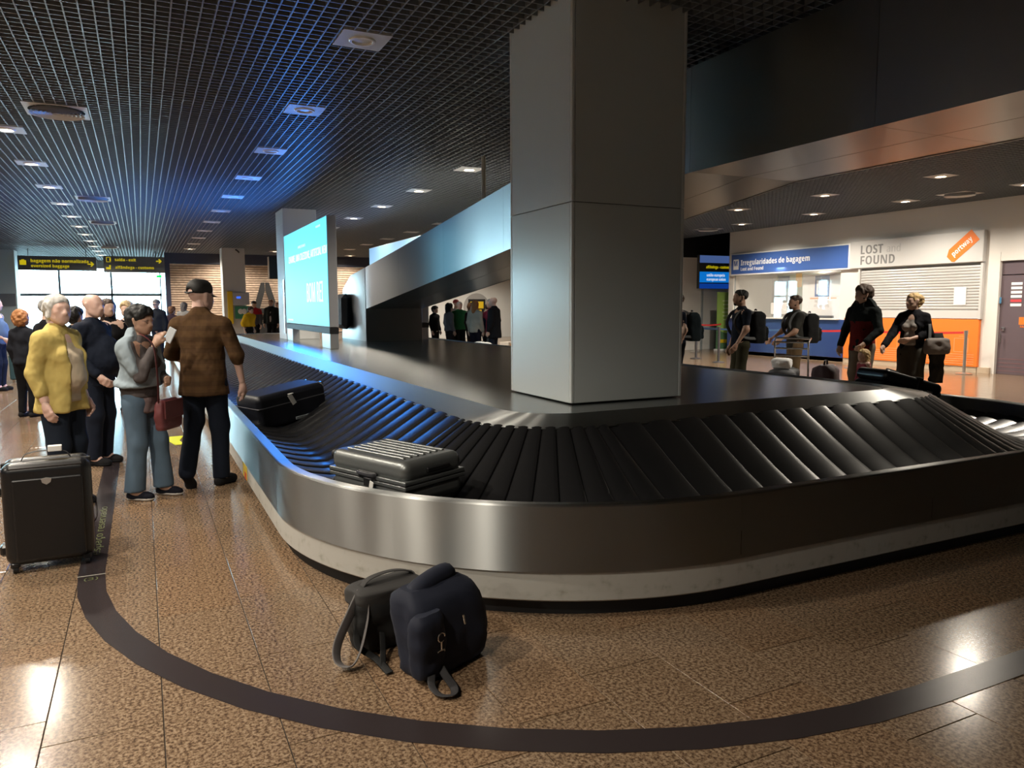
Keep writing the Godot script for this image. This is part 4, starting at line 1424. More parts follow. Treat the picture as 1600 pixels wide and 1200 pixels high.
	pbox(s, "handle_well", Vector3(-0.232, 0.155, 0.02), Vector3(0.02, 0.05, 0.17), mats.black, 0.006)
	strap(s, "handle", [Vector3(-0.238, 0.165, -0.07), Vector3(-0.262, 0.17, -0.04), Vector3(-0.265, 0.17, 0.08), Vector3(-0.238, 0.165, 0.11)], 0.024, mats.dark_metal, Vector3.RIGHT)
	pbox(s, "lock_plate", Vector3(-0.24, 0.115, 0.03), Vector3(0.01, 0.05, 0.08), mats.black, 0.003)
	pbox(s, "paper_tag", Vector3(-0.252, 0.085, 0.07), Vector3(0.006, 0.09, 0.035), mats.tag_paper, 0.001, Basis(Vector3.RIGHT, 0.3))
	pbox(s, "end_handle", Vector3(0.02, 0.20, 0.362), Vector3(0.18, 0.03, 0.02), mats.black, 0.006)
	for x in [-0.16, 0.16]:
		for y in [0.05, 0.22]:
			ptube(s, "wheel", [Vector3(x, y, -0.36), Vector3(x, y, -0.40)], 0.03, mats.black, 12)
	# dark case on the left belt by the man in the cap
	var d := thing("suitcase", "black suitcase with white luggage tag lying on the belt beside the cap wearer", "suitcase", Vector3(1.33, 0.385, -8.25), deg_to_rad(20))
	d.rotation.z = deg_to_rad(8)
	var dm := MB.new()
	dm.rbox(Vector3(0, 0.19, 0), Vector3(0.80, 0.36, 0.50), 0.06, 4)
	put(d, "body", dm.mesh(), mat("case_blueblack", Color(0.004, 0.005, 0.010), 0.5))
	pbox(d, "zip_band", Vector3(0, 0.24, 0), Vector3(0.805, 0.012, 0.505), mats.dark_metal, 0.003)
	pbox(d, "paper_tag", Vector3(-0.05, 0.33, 0.2), Vector3(0.05, 0.006, 0.16), mats.tag_paper, 0.001, Basis(Vector3.UP, 0.4))
	pbox(d, "paper_tag", Vector3(-0.02, 0.27, 0.258), Vector3(0.05, 0.12, 0.005), mats.tag_paper, 0.001, Basis(Vector3.BACK, 0.4))
	for z in [-0.15, 0.15]:
		ptube(d, "wheel", [Vector3(0.40, 0.33, z - 0.012), Vector3(0.40, 0.33, z + 0.012)], 0.03, mats.chrome, 10)
	pbox(d, "side_strap", Vector3(0.1, 0.06, 0.258), Vector3(0.22, 0.03, 0.01), mats.frame_steel, 0.003)
	# black case on the right belt
	var e := thing("suitcase", "black hard-shell suitcase lying on the far right belt before the family", "suitcase", Vector3(7.50, 0.55, -5.62), deg_to_rad(-12))
	e.rotation.z = deg_to_rad(-15)
	var em := MB.new()
	for q in 2:
		em.rbox(Vector3(0, 0.075 + q * 0.13, 0), Vector3(0.78, 0.135, 0.5), 0.06, 4)
	put(e, "body", em.mesh(), mat("case_charcoal", Color(0.012, 0.014, 0.015), 0.3))
	pbox(e, "strap_band", Vector3(0.06, 0.14, 0), Vector3(0.06, 0.285, 0.52), mats.black, 0.008)
	pbox(e, "handle", Vector3(-0.2, 0.285, 0.1), Vector3(0.16, 0.02, 0.03), mats.black, 0.006)
	pbox(e, "latch", Vector3(0.2, 0.14, 0.255), Vector3(0.08, 0.05, 0.02), mats.chrome, 0.004)
	for z in [-0.18, 0.18]:
		ptube(e, "wheel", [Vector3(0.39, 0.16, z - 0.012), Vector3(0.39, 0.16, z + 0.012)], 0.034, mats.black, 10)
	# small upright case far left with a red bag on it
	var f := thing("suitcase", "dark teal upright suitcase far behind the woman in yellow", "suitcase", Vector3(-2.4, 0, -19.6), deg_to_rad(-10))
	hard_case(f, 0.46, 0.58, 0.28, mat("case_teal", Color(0.03, 0.07, 0.075), 0.4), 0.04)
	for x in [-0.17, 0.17]:
		ptube(f, "wheel", [Vector3(x - 0.012, 0.03, 0.08), Vector3(x + 0.012, 0.03, 0.08)], 0.03, mats.chrome, 10)
	ptube(f, "pull_handle", [Vector3(-0.1, 0.6, -0.1), Vector3(-0.1, 0.98, -0.1), Vector3(0.1, 0.98, -0.1), Vector3(0.1, 0.6, -0.1)], 0.01, mats.chrome, 6)
	var g := thing("shopping_bag", "small red bag standing on the dark teal suitcase", "bag", Vector3(-2.33, 0.612, -19.5), 0.2)
	put(g, "body", soft_body(0.24, 0.30, 0.14, 31, 0.05, 0.0, 0.006).mesh(), mat("bag_red", Color(0.55, 0.03, 0.06), 0.5))
	strap(g, "handle", [Vector3(-0.07, 0.28, 0), Vector3(-0.05, 0.38, 0), Vector3(0.05, 0.38, 0), Vector3(0.07, 0.28, 0)], 0.02, mats.bag_red)
	# things on the right belt and beyond, seen under the duct
	var h := thing("duffel_bag", "white and black duffel bag lying on the right belt under the duct", "bag", Vector3(7.35, 0.47, -16.6), deg_to_rad(80))
	put(h, "body", soft_body(0.75, 0.28, 0.34, 41, 0.1, 0.0, 0.02).mesh(), mats.sign_white)
	for x in [-0.2, 0.02, 0.22]:
		put(h, "dark_band", roll(Vector3(x, 0.06, 0.18), Vector3(x + 0.05, 0.285, 0.0), 0.035, 6), mats.black)
	var bx := thing("carton", "orange and white cardboard box on the right belt beside the crimson cardigan", "box", Vector3(7.75, 0.47, -15.9), 0.3)
	pbox(bx, "body", Vector3(0, 0.15, 0), Vector3(0.4, 0.3, 0.3), mat("carton", Color(0.72, 0.62, 0.52), 0.7), 0.004)
	pbox(bx, "print", Vector3(0, 0.22, 0.152), Vector3(0.3, 0.1, 0.004), mat("carton_print", Color(0.75, 0.40, 0.12), 0.6))
	# trolley with bags
	make_trolley(Vector3(9.1, 0, -8.75), deg_to_rad(-60))
	var j := thing("holdall", "dark maroon holdall standing on the floor next to the baggage trolley", "bag", Vector3(9.65, 0, -8.45), deg_to_rad(30))
	put(j, "body", soft_body(0.55, 0.66, 0.34, 51, 0.06, 0.0, 0.015).mesh(), mat("maroon_cloth", Color(0.07, 0.045, 0.055), 0.7))
	pbox(j, "bright_label", Vector3(0.16, 0.62, 0.10), Vector3(0.12, 0.05, 0.01), mats.tag_orange)
	strap(j, "handle", [Vector3(-0.12, 0.62, 0), Vector3(-0.08, 0.72, 0), Vector3(0.08, 0.72, 0), Vector3(0.12, 0.62, 0)], 0.03, mats.black)

func roll(a: Vector3, b: Vector3, r: float, sides: int) -> ArrayMesh:
	var m := MB.new()
	var pts: Array = []
	var rad: Array = []
	for k in 9:
		var f := k / 8.0
		pts.append(a.lerp(b, f) + Vector3(0, 0.02 * sin(PI * f), 0))
		rad.append(r * (0.35 + 0.65 * sqrt(maxf(0.0, 1.0 - pow(2.0 * f - 1.0, 6)))))
	m.tube(pts, rad, maxi(sides, 10))
	return m.mesh()

func soft_at(at: Vector3, w: float, h: float, d: float, sd: int) -> ArrayMesh:
	var m := soft_body(w, h, d, sd, 0.05, 0.0, 0.008)
	m.move(Transform3D(Basis.IDENTITY, at))
	return m.mesh()

func make_trolley(at: Vector3, turn: float) -> void:
	var t := thing("baggage_trolley", "chrome airport baggage trolley loaded with a grey bag by the walking men", "trolley", at, turn)
	var ch: Material = mats.chrome
	for s in [-1, 1]:
		var x: float = s * 0.26
		ptube(t, "side_frame", [Vector3(x, 0.10, -0.42), Vector3(x, 0.55, -0.38), Vector3(x, 1.0, -0.34)], 0.016, ch, 8)
		ptube(t, "base_rail", [Vector3(x, 0.18, -0.42), Vector3(x * 0.8, 0.16, 0.45)], 0.016, ch, 8)
		ptube(t, "wheel", [Vector3(x - 0.02, 0.09, -0.36), Vector3(x + 0.02, 0.09, -0.36)], 0.09, mats.black, 14)
	ptube(t, "wheel", [Vector3(-0.02, 0.08, 0.38), Vector3(0.02, 0.08, 0.38)], 0.08, mats.black, 14)
	pbox(t, "front_fork", Vector3(0, 0.13, 0.38), Vector3(0.06, 0.10, 0.06), ch, 0.01)
	for y in [1.0, 0.9, 0.78]:
		ptube(t, "cross_bar", [Vector3(-0.27, y, -0.34 - (1.0 - y) * 0.1), Vector3(0.27, y, -0.34 - (1.0 - y) * 0.1)], 0.015, ch, 8)
	ptube(t, "push_handle", [Vector3(-0.26, 1.0, -0.34), Vector3(-0.28, 1.06, -0.44), Vector3(0.28, 1.06, -0.44), Vector3(0.26, 1.0, -0.34)], 0.016, ch, 8)
	pbox(t, "deck", Vector3(0, 0.185, 0.03), Vector3(0.44, 0.02, 0.86), mats.frame_steel, 0.004)
	ptube(t, "front_stop", [Vector3(-0.2, 0.17, 0.45), Vector3(-0.2, 0.40, 0.47), Vector3(0.2, 0.40, 0.47), Vector3(0.2, 0.17, 0.45)], 0.013, ch, 8)
	var c := Basis(Vector3.UP, turn)
	var b := thing("travel_bag", "grey soft bag lying on the chrome baggage trolley", "bag", at + c * Vector3(0, 0.197, 0.05), turn + 1.57)
	put(b, "body", soft_body(0.62, 0.42, 0.38, 61, 0.06, 0.0, 0.02).mesh(), mat("bag_slate", Color(0.10, 0.105, 0.115), 0.7))
	strap(b, "handle", [Vector3(-0.1, 0.40, 0), Vector3(-0.06, 0.48, 0), Vector3(0.06, 0.48, 0), Vector3(0.1, 0.40, 0)], 0.03, mats.black)
	var d := thing("carrier_bag", "white carrier bag with red print on top of the grey trolley bag", "bag", at + c * Vector3(0.0, 0.62, 0.22), turn)
	put(d, "body", soft_body(0.26, 0.16, 0.18, 71, 0.12, 0.0, 0.02).mesh(), mats.sign_white)
	pbox(d, "print", Vector3(0.02, 0.09, 0.098), Vector3(0.1, 0.04, 0.006), mats.bag_red)

# ---------------------------------------------------------------- people
var hair_colors := {"brown": Color(0.055, 0.032, 0.022), "black": Color(0.006, 0.006, 0.0065), "white": Color(0.52, 0.51, 0.49), "grey": Color(0.30, 0.295, 0.29), "blond": Color(0.52, 0.36, 0.17), "straw": Color(0.58, 0.44, 0.25), "red": Color(0.36, 0.15, 0.05), "auburn": Color(0.24, 0.11, 0.05), "cap": Color(0.009, 0.008, 0.008), "hoodgrey": Color(0.18, 0.17, 0.17), "capred": Color(0.35, 0.05, 0.05)}

# a primitive is [a, ra, b, rb, zs]: a tapered capsule; zs > 1 flattens it front to back
func prim(p: Array, a: Vector3, ra: float, b: Vector3, rb: float, zs := 1.0) -> void:
	p.append([a, ra, b, rb, zs])

# meshes the smooth union of primitives as surface nets and adds it to mb; clips: [normal, distance] half spaces kept where n.p < d; cuts: primitives taken away
func blend(mb: MB, prims: Array, cell: float, k := 42.0, clips := [], cuts := [], place := Transform3D.IDENTITY) -> void:
	var lo := Vector3.INF
	var hi := -Vector3.INF
	for p in prims:
		for e in 2:
			var c: Vector3 = p[e * 2]
			var r: float = p[e * 2 + 1]
			var rr := Vector3(r, r, r / p[4])
			lo = lo.min(c - rr)
			hi = hi.max(c + rr)
	lo -= Vector3.ONE * (cell * 2.0 + 0.022)
	hi += Vector3.ONE * (cell * 2.0 + 0.022)
	var nx := int((hi.x - lo.x) / cell) + 2
	var ny := int((hi.y - lo.y) / cell) + 2
	var nz := int((hi.z - lo.z) / cell) + 2
	var S := PackedFloat32Array()
	S.resize(nx * ny * nz)
	var reach := 3.0 / k + cell
	for p in prims:
		var a: Vector3 = p[0]
		var b: Vector3 = p[2]
		var ra: float = p[1]
		var rb: float = p[3]
		var zs: float = p[4]
		var rm := maxf(ra, rb) + reach
		var i0 := maxi(0, int((minf(a.x, b.x) - rm - lo.x) / cell))
		var i1 := mini(nx - 1, int((maxf(a.x, b.x) + rm - lo.x) / cell) + 1)
		var j0 := maxi(0, int((minf(a.y, b.y) - rm - lo.y) / cell))
		var j1 := mini(ny - 1, int((maxf(a.y, b.y) + rm - lo.y) / cell) + 1)
		var k0 := maxi(0, int((minf(a.z, b.z) - rm / zs - lo.z) / cell))
		var k1 := mini(nz - 1, int((maxf(a.z, b.z) + rm / zs - lo.z) / cell) + 1)
		var ax := a.x
		var ay := a.y
		var az := a.z * zs
		var bx := b.x - ax
		var by := b.y - ay
		var bz := b.z * zs - az
		var inv := 1.0 / maxf(1e-9, bx * bx + by * by + bz * bz)
		var dr := rb - ra
		for kk in range(k0, k1 + 1):
			var pz := (lo.z + kk * cell) * zs - az
			for jj in range(j0, j1 + 1):
				var py := lo.y + jj * cell - ay
				var row := (kk * ny + jj) * nx
				var yz := py * by + pz * bz
				for ii in range(i0, i1 + 1):
					var px := lo.x + ii * cell - ax
					var t := clampf((px * bx + yz) * inv, 0.0, 1.0)
					var ex := px - bx * t
					var ey := py - by * t
					var ez := pz - bz * t
					var d := sqrt(ex * ex + ey * ey + ez * ez) - ra - dr * t
					if d < reach:
						S[row + ii] += exp(-k * maxf(d, -0.12))
	if clips.size() + cuts.size() > 0:
		for kk in nz:
			for jj in ny:
				for ii in nx:
					var q := (kk * ny + jj) * nx + ii
					if S[q] < 0.3:
						continue
					var w := lo + Vector3(ii, jj, kk) * cell
					for c in clips:
						var d: float = w.dot(c[0]) - c[1]
						S[q] = minf(S[q], exp(-k * d))
					for c in cuts:
						var ca: Vector3 = c[0]
						var cb: Vector3 = c[2]
						var t := clampf((w - ca).dot(cb - ca) / maxf(1e-9, (cb - ca).length_squared()), 0, 1)
						var d: float = (w - ca.lerp(cb, t)).length() - lerpf(c[1], c[3], t)
						S[q] = minf(S[q], exp(k * d))
	var vid := PackedInt32Array()
	vid.resize(nx * ny * nz)
	vid.fill(-1)
	var base := mb.v.size()
	var verts := PackedVector3Array()
	var act := PackedInt32Array()
	var sy := nx
	var sz := nx * ny
	var offs := PackedInt32Array([0, 1, sy, sy + 1, sz, sz + 1, sz + sy, sz + sy + 1])
	var ed := [[0, 1], [2, 3], [4, 5], [6, 7], [0, 2], [1, 3], [4, 6], [5, 7], [0, 4], [1, 5], [2, 6], [3, 7]]
	for kk in nz - 1:
		for jj in ny - 1:
			var row := (kk * ny + jj) * nx
			for ii in nx - 1:
				var q := row + ii
				var s0 := S[q] > 1.0
				if (S[q + 1] > 1.0) == s0 and (S[q + sy] > 1.0) == s0 and (S[q + sz] > 1.0) == s0 and (S[q + sy + 1] > 1.0) == s0 and (S[q + sz + 1] > 1.0) == s0 and (S[q + sz + sy] > 1.0) == s0 and (S[q + sz + sy + 1] > 1.0) == s0:
					continue
				var sum := Vector3.ZERO
				var cnt := 0
				for e in ed:
					var va := S[q + offs[e[0]]]
					var vb := S[q + offs[e[1]]]
					if (va > 1.0) == (vb > 1.0):
						continue
					var la := -log(maxf(va, 1e-5))
					var lb := -log(maxf(vb, 1e-5))
					var t := la / (la - lb)
					var c0: int = e[0]
					var c1: int = e[1]
					var pa := Vector3(c0 & 1, (c0 >> 1) & 1, c0 >> 2)
					var pb := Vector3(c1 & 1, (c1 >> 1) & 1, c1 >> 2)
					sum += pa.lerp(pb, t)
					cnt += 1
				vid[q] = verts.size()
				verts.append(lo + (Vector3(ii, jj, kk) + sum / cnt) * cell)
				act.append(q)
	var nrm := PackedVector3Array()
	nrm.resize(verts.size())
	var idx := PackedInt32Array()
	var step := [1, sy, sz]
	for q in act:
		for axis in 3:
			var s: int = step[axis]
			var ins := S[q] > 1.0
			if ins == (S[q + s] > 1.0):
				continue
			var u: int = step[(axis + 1) % 3]
			var w: int = step[(axis + 2) % 3]
			if q - u - w < 0:
				continue
			var a := vid[q]
			var b := vid[q - u]
			var c := vid[q - u - w]
			var d := vid[q - w]
			if a < 0 or b < 0 or c < 0 or d < 0:
				continue
			var f := (verts[b] - verts[a]).cross(verts[c] - verts[a]) + (verts[c] - verts[a]).cross(verts[d] - verts[a])
			if not ins:
				f = -f
				idx.append_array([base + a, base + b, base + c, base + a, base + c, base + d])
			else:
				idx.append_array([base + a, base + c, base + b, base + a, base + d, base + c])
			nrm[a] += f
			nrm[b] += f
			nrm[c] += f
			nrm[d] += f
	if place.basis.determinant() < 0.0:
		for q in range(0, idx.size(), 3):
			var w := idx[q + 1]
			idx[q + 1] = idx[q + 2]
			idx[q + 2] = w
	for q in verts.size():
		mb.v.append(place * verts[q])
		mb.n.append((place.basis * nrm[q]).normalized())
		mb.u.append(Vector2(verts[q].x, verts[q].y))
	mb.i.append_array(idx)

func hand(mb: MB, wrist: Vector3, along: Vector3, palm: Vector3, thumb_side: float, cell: float, curl: float, sc: float) -> void:
	# local hand: y along the fingers, z out of the palm, x across towards the thumb
	var y := along.normalized()
	var z := (palm - y * palm.dot(y)).normalized()
	var x := y.cross(z) * thumb_side
	var p: Array = []
	prim(p, Vector3(0, -0.02, 0), 0.024, Vector3(0, 0.03, 0), 0.028)
	for k in 4:
		var fx: float = 0.030 - k * 0.020
		prim(p, Vector3(fx * 0.55, 0.01, 0), 0.017, Vector3(fx, 0.078 - absf(k - 1.0) * 0.004, 0), 0.0125)
		var l: float = [0.072, 0.080, 0.074, 0.058][k]
		var root := Vector3(fx, 0.080 - absf(k - 1.0) * 0.004, 0)
		var a1 := curl * (0.6 + 0.12 * k)
		var m := root + Vector3(0, cos(a1), sin(a1)) * l * 0.5
		var a2 := a1 + curl * 0.9
		prim(p, root, 0.0100, m, 0.0092)
		prim(p, m, 0.0092, m + Vector3(0, cos(a2), sin(a2)) * l * 0.52, 0.0078)
	prim(p, Vector3(0.018, 0.012, 0.004), 0.017, Vector3(0.046, 0.045, 0.014), 0.0125)
	prim(p, Vector3(0.046, 0.045, 0.014), 0.0120, Vector3(0.052, 0.082, 0.026), 0.0092)
	var tr := Transform3D(Basis(x * sc, y * sc, z * sc), wrist)
	blend(mb, p, cell, 170.0, [], [], tr)

func person(label: String, at: Vector3, pa: float, H: float, o: Dictionary) -> Node3D:
	var t := thing("person", label, "person", at, deg_to_rad(pa - 26.1), o.get("group", ""))
	var near: bool = o.get("near", false)
	var cell := 0.0145 if near else 0.030
	var s := H / 1.75
	var g: float = o.get("girth", 1.0)           # breadth of the trunk
	var belly: float = o.get("belly", 0.0)
	var fem: bool = o.get("fem", false)
	var skin := mat("skin_" + o.get("skin", "fair"), {"fair": Color(0.62, 0.42, 0.33), "tan": Color(0.46, 0.28, 0.20), "pink": Color(0.66, 0.44, 0.37), "dark": Color(0.24, 0.14, 0.10)}[o.get("skin", "fair")], 0.5)
	skin.subsurf_scatter_enabled = true
	skin.subsurf_scatter_strength = 0.08
	var shw := (0.165 if fem else 0.185) * lerpf(1.0, g, 0.5)
	var hipw := 0.092 * lerpf(1.0, g, 0.4)
	var stoop: float = o.get("stoop", 0.0)
	var hips := Vector3(0, 0.93, 0)
	var chest := Vector3(0, 1.30, 0.0 + stoop * 0.4)
	var neck := Vector3(0, 1.475, -0.01 + stoop)
	var hc := Vector3(0, 1.635, 0.02 + stoop * 1.25)
	var shl: Array = [Vector3(shw, 1.395, -0.01 + stoop * 0.8), Vector3(-shw, 1.395, -0.01 + stoop * 0.8)]
	# arms: [elbow, wrist] for left (+x) and right (-x)
	var arms: Array = [o.get("larm", [Vector3(shw + 0.05, 1.14, -0.03), Vector3(shw + 0.06, 0.90, 0.05)]), o.get("rarm", [Vector3(-shw - 0.05, 1.14, -0.03), Vector3(-shw - 0.06, 0.90, 0.05)])]
	# legs: ankle positions
	var ank: Array = [o.get("lfoot", Vector3(0.10, 0.085, 0.0)), o.get("rfoot", Vector3(-0.10, 0.085, 0.0))]
	var legr: float = o.get("legr", 1.0)
	# --- the body itself
	var mb := MB.new()
	var p: Array = []
	prim(p, hips + Vector3(hipw * 0.6, 0.0, 0), 0.105, hips + Vector3(-hipw * 0.6, 0, 0), 0.105, 1.15)
	prim(p, hips, 0.115 * g, chest, 0.125 * g, 1.35)
	prim(p, chest + Vector3(0.06, 0.04, 0), 0.11, chest + Vector3(-0.06, 0.04, 0), 0.11, 1.3)
	prim(p, shl[0] * Vector3(0.8, 1, 1), 0.06, shl[1] * Vector3(0.8, 1, 1), 0.06)
	prim(p, neck - Vector3(0, 0.04, 0), 0.060, hc - Vector3(0, 0.05, 0.03), 0.050)
	for e in 2:
		var kn: Vector3 = (hips + ank[e]) * 0.5 + Vector3([1, -1][e] * hipw * 0.5, 0.02, 0.03 if ank[e].y < 0.12 else 0.08)
		prim(p, hips + Vector3([1, -1][e] * hipw, -0.04, 0), 0.080, kn, 0.056)
		prim(p, kn, 0.054, ank[e], 0.040)
		prim(p, ank[e], 0.036, ank[e] + Vector3(0, -0.045, 0.08), 0.03)
		prim(p, shl[e], 0.055, arms[e][0], 0.041)
		prim(p, arms[e][0], 0.040, arms[e][1], 0.027)
	blend(mb, p, cell * 1.2)
	# head in its own finer grid
	var hy: float = deg_to_rad(o.get("look", 0.0))
	var hx: float = deg_to_rad(o.get("nod", 0.0))
	var hb := Basis(Vector3.UP, hy) * Basis(Vector3.RIGHT, hx)
	var hs: float = o.get("head", 1.0)
	var ht := Transform3D(hb * Basis.from_scale(Vector3.ONE * hs), hc)
	var hp: Array = []
	prim(hp, Vector3(0, 0.035, -0.032), 0.078, Vector3(0, 0.035, 0.018), 0.074)
	prim(hp, Vector3(0, -0.01, 0.02), 0.066, Vector3(0, -0.055, 0.032), 0.054)
	prim(hp, Vector3(0, -0.085, 0.048), 0.034, Vector3(0, -0.092, 0.068), 0.022)
	prim(hp, Vector3(0.042, -0.06, 0.015), 0.03, Vector3(0.018, -0.088, 0.055), 0.024)
	prim(hp, Vector3(-0.042, -0.06, 0.015), 0.03, Vector3(-0.018, -0.088, 0.055), 0.024)
	prim(hp, Vector3(0, 0.010, 0.092), 0.007, Vector3(0, -0.028, 0.110), 0.0125)
	prim(hp, Vector3(0.013, -0.034, 0.096), 0.009, Vector3(-0.013, -0.034, 0.096), 0.009)
	prim(hp, Vector3(-0.034, 0.022, 0.080), 0.011, Vector3(0.034, 0.022, 0.080), 0.011)
	prim(hp, Vector3(0.038, -0.02, 0.062), 0.024, Vector3(0.030, -0.045, 0.066), 0.018)
	prim(hp, Vector3(-0.038, -0.02, 0.062), 0.024, Vector3(-0.030, -0.045, 0.066), 0.018)
	prim(hp, Vector3(-0.017, -0.060, 0.084), 0.0075, Vector3(0.017, -0.060, 0.084), 0.0075)
	prim(hp, Vector3(-0.015, -0.071, 0.080), 0.008, Vector3(0.015, -0.071, 0.080), 0.008)
	for e in [-1, 1]:
		prim(hp, Vector3(e * 0.076, -0.028, -0.002), 0.009, Vector3(e * 0.081, 0.014, -0.010), 0.014)
	prim(hp, Vector3(0, -0.06, -0.02), 0.050, Vector3(0, -0.17, -0.035), 0.054)
	blend(mb, hp, 0.0085 if near else 0.014, 95.0, [], [], ht)
	for e in 2:
		var al: Vector3 = (arms[e][1] - arms[e][0]).normalized()
		var pal: Vector3 = o.get("lpalm" if e == 0 else "rpalm", Vector3([-1, 1][e], 0, 0.1))
		hand(mb, arms[e][1] + al * 0.03, al, pal, 1.0 if e == 0 else -1.0, 0.0058 if near else 0.010, o.get("curl", 0.55), 1.0)
	mb.move(Transform3D(Basis.from_scale(Vector3.ONE * s), Vector3.ZERO))
	put(t, "body", mb.mesh(), skin)
	# --- eyes and brows
	var dk := mat("eye_dark", Color(0.05, 0.035, 0.03), 0.25)
	if near or o.get("face", false):
		for e in [-1, 1]:
			var em := MB.new()
			em.ball(Vector3(e * 0.031, 0.004, 0.0815), Vector3(0.011, 0.0065, 0.007), 6, 8)
			em.move(Transform3D(Basis.from_scale(Vector3.ONE * s), Vector3.ZERO) * ht)
			put(t, "eye", em.mesh(), dk)
		var lm := MB.new()
		lm.tube([Vector3(-0.021, -0.0655, 0.086), Vector3(0, -0.0645, 0.0925), Vector3(0.021, -0.0655, 0.086)], 0.0035, 6)
		lm.move(Transform3D(Basis.from_scale(Vector3.ONE * s), Vector3.ZERO) * ht)
		put(t, "mouth", lm.mesh(), mat("lip", Color(0.40, 0.19, 0.16), 0.5))
	# --- hair
	var style: String = o.get("hair", "short")
	var up := Transform3D(Basis.from_scale(Vector3.ONE * s), Vector3.ZERO)
	if style != "bald":
		var hm := MB.new()
		var q: Array = []
		prim(q, Vector3(0, 0.042, -0.036), 0.088, Vector3(0, 0.047, 0.014), 0.081)
		var cuts: Array = [[Vector3(0, -0.02, 0.115), 0.083, Vector3(0, -0.12, 0.09), 0.10]]
		var clip: Array = [[Vector3(0, -0.6, 0.8), 0.034], [Vector3(0, -1, 0.2), 0.075]]
		match style:
			"crop":
				clip = [[Vector3(0, -0.6, 0.8), 0.026], [Vector3(0, -1, 0.3), 0.055]]
				cuts = [[Vector3(0, -0.01, 0.12), 0.088, Vector3(0, -0.12, 0.09), 0.11]]
			"full":
				prim(q, Vector3(0, 0.05, -0.05), 0.098, Vector3(0, 0.06, 0.02), 0.088)
				prim(q, Vector3(0, -0.02, -0.06), 0.078, Vector3(0, -0.05, -0.05), 0.066)
				clip = [[Vector3(0, -0.6, 0.8), 0.04], [Vector3(0, -1, 0.2), 0.10]]
			"bob":
				prim(q, Vector3(0, 0.0, -0.05), 0.088, Vector3(0, -0.06, -0.045), 0.072)
				for e in [-1, 1]:
					prim(q, Vector3(e * 0.07, 0.03, 0.0), 0.03, Vector3(e * 0.075, -0.05, -0.005), 0.022)
				clip = [[Vector3(0, -0.5, 0.87), 0.052], [Vector3(0, -1, 0.1), 0.11]]
			"long":
				prim(q, Vector3(0, 0.0, -0.055), 0.09, Vector3(0, -0.18, -0.075), 0.075)
				for e in [-1, 1]:
					prim(q, Vector3(e * 0.07, 0.03, -0.01), 0.032, Vector3(e * 0.075, -0.16, -0.02), 0.03)
				clip = []
			"bun":
				prim(q, Vector3(0, 0.03, -0.10), 0.062, Vector3(0, 0.0, -0.11), 0.055)
				prim(q, Vector3(0, -0.03, -0.06), 0.07, Vector3(0, -0.05, -0.05), 0.06)
				clip = [[Vector3(0, -0.6, 0.8), 0.03], [Vector3(0, -1, 0.3), 0.10]]
			"curly":
				for e in 40:
					var aa := e * 2.39996
					var yy := 1.0 - 2.0 * (e + 0.5) / 40.0
					var rr := sqrt(1.0 - yy * yy)
					var c0 := Vector3(sin(aa) * rr * 0.105, 0.0 + yy * 0.125, cos(aa) * rr * 0.095 - 0.045)
					if c0.z > 0.02 and c0.y < 0.07:
						continue
					prim(q, c0, 0.030, c0 + Vector3(sin(aa * 3.0), cos(aa * 2.0), 0) * 0.012, 0.026)
				clip = []
			"hood", "beanie":
				prim(q, Vector3(0, 0.05, -0.04), 0.10, Vector3(0, 0.05, 0.01), 0.092)
				if style == "hood":
					prim(q, Vector3(0, -0.02, -0.05), 0.10, Vector3(0, -0.12, -0.05), 0.095)
				clip = [] if style == "hood" else [[Vector3(0, -1, 0.2), -0.005]]
			"cap":
				q = []
				prim(q, Vector3(0, 0.060, -0.035), 0.090, Vector3(0, 0.065, 0.012), 0.085)
				clip = [[Vector3(0, -1, 0.0), -0.022]]
				cuts = [[Vector3(0, 0.020, -0.155), 0.052, Vector3(0, 0.020, -0.10), 0.040]]
		blend(hm, q, 0.009 if near else 0.014, 80.0, clip, cuts, ht)
		if style == "cap":
			var br := MB.new()
			var rows: Array = []
			for r in 5:
				var row := PackedVector3Array()
				for c in 11:
					var an := lerpf(-1.15, 1.15, c / 10.0)
					var rad := 0.085 + r * 0.0185 * (cos(an * 1.15) * 0.75 + 0.25)
					row.append(Vector3(sin(an) * minf(rad, 0.088 + 0.003 * r), 0.030 - r * 0.004 - 0.012 * absf(sin(an)), cos(an) * rad + 0.005))
				rows.append(row)
			br.sheet(rows)
			br.move(ht)
			br.move(up)
			var capm := mat("hair_" + o.get("hairc", "brown"), hair_colors[o.get("hairc", "brown")], 0.65)
			put(t, "cap_brim", br.mesh(), capm)
			ptube(t, "cap_band", [up * ht * Vector3(-0.052, 0.030, -0.112), up * ht * Vector3(0, 0.022, -0.128), up * ht * Vector3(0.052, 0.030, -0.112)], 0.009, capm, 6)
		if style != "cap":
			wrinkle(hm, 0.010, 40 + int(H * 100), 14.0)
		hm.move(up)
		put(t, "cap" if style == "cap" else ("hood" if style == "hood" else ("beanie" if style == "beanie" else "hair")), hm.mesh(), mat("hair_" + o.get("hairc", "brown"), hair_colors[o.get("hairc", "brown")], 0.65))
	if o.has("beard"):
		var bm := MB.new()
		var q: Array = []
		prim(q, Vector3(0.05, -0.05, 0.02), 0.028, Vector3(0.0, -0.092, 0.072), 0.026)
		prim(q, Vector3(-0.05, -0.05, 0.02), 0.028, Vector3(0.0, -0.092, 0.072), 0.026)
		blend(bm, q, 0.011, 90.0, [], [[Vector3(-0.02, -0.062, 0.095), 0.016, Vector3(0.02, -0.062, 0.095), 0.016]], ht)
		bm.move(up)
		put(t, "beard", bm.mesh(), mat("hair_" + o.beard, Color(0.04, 0.025, 0.02), 0.7))
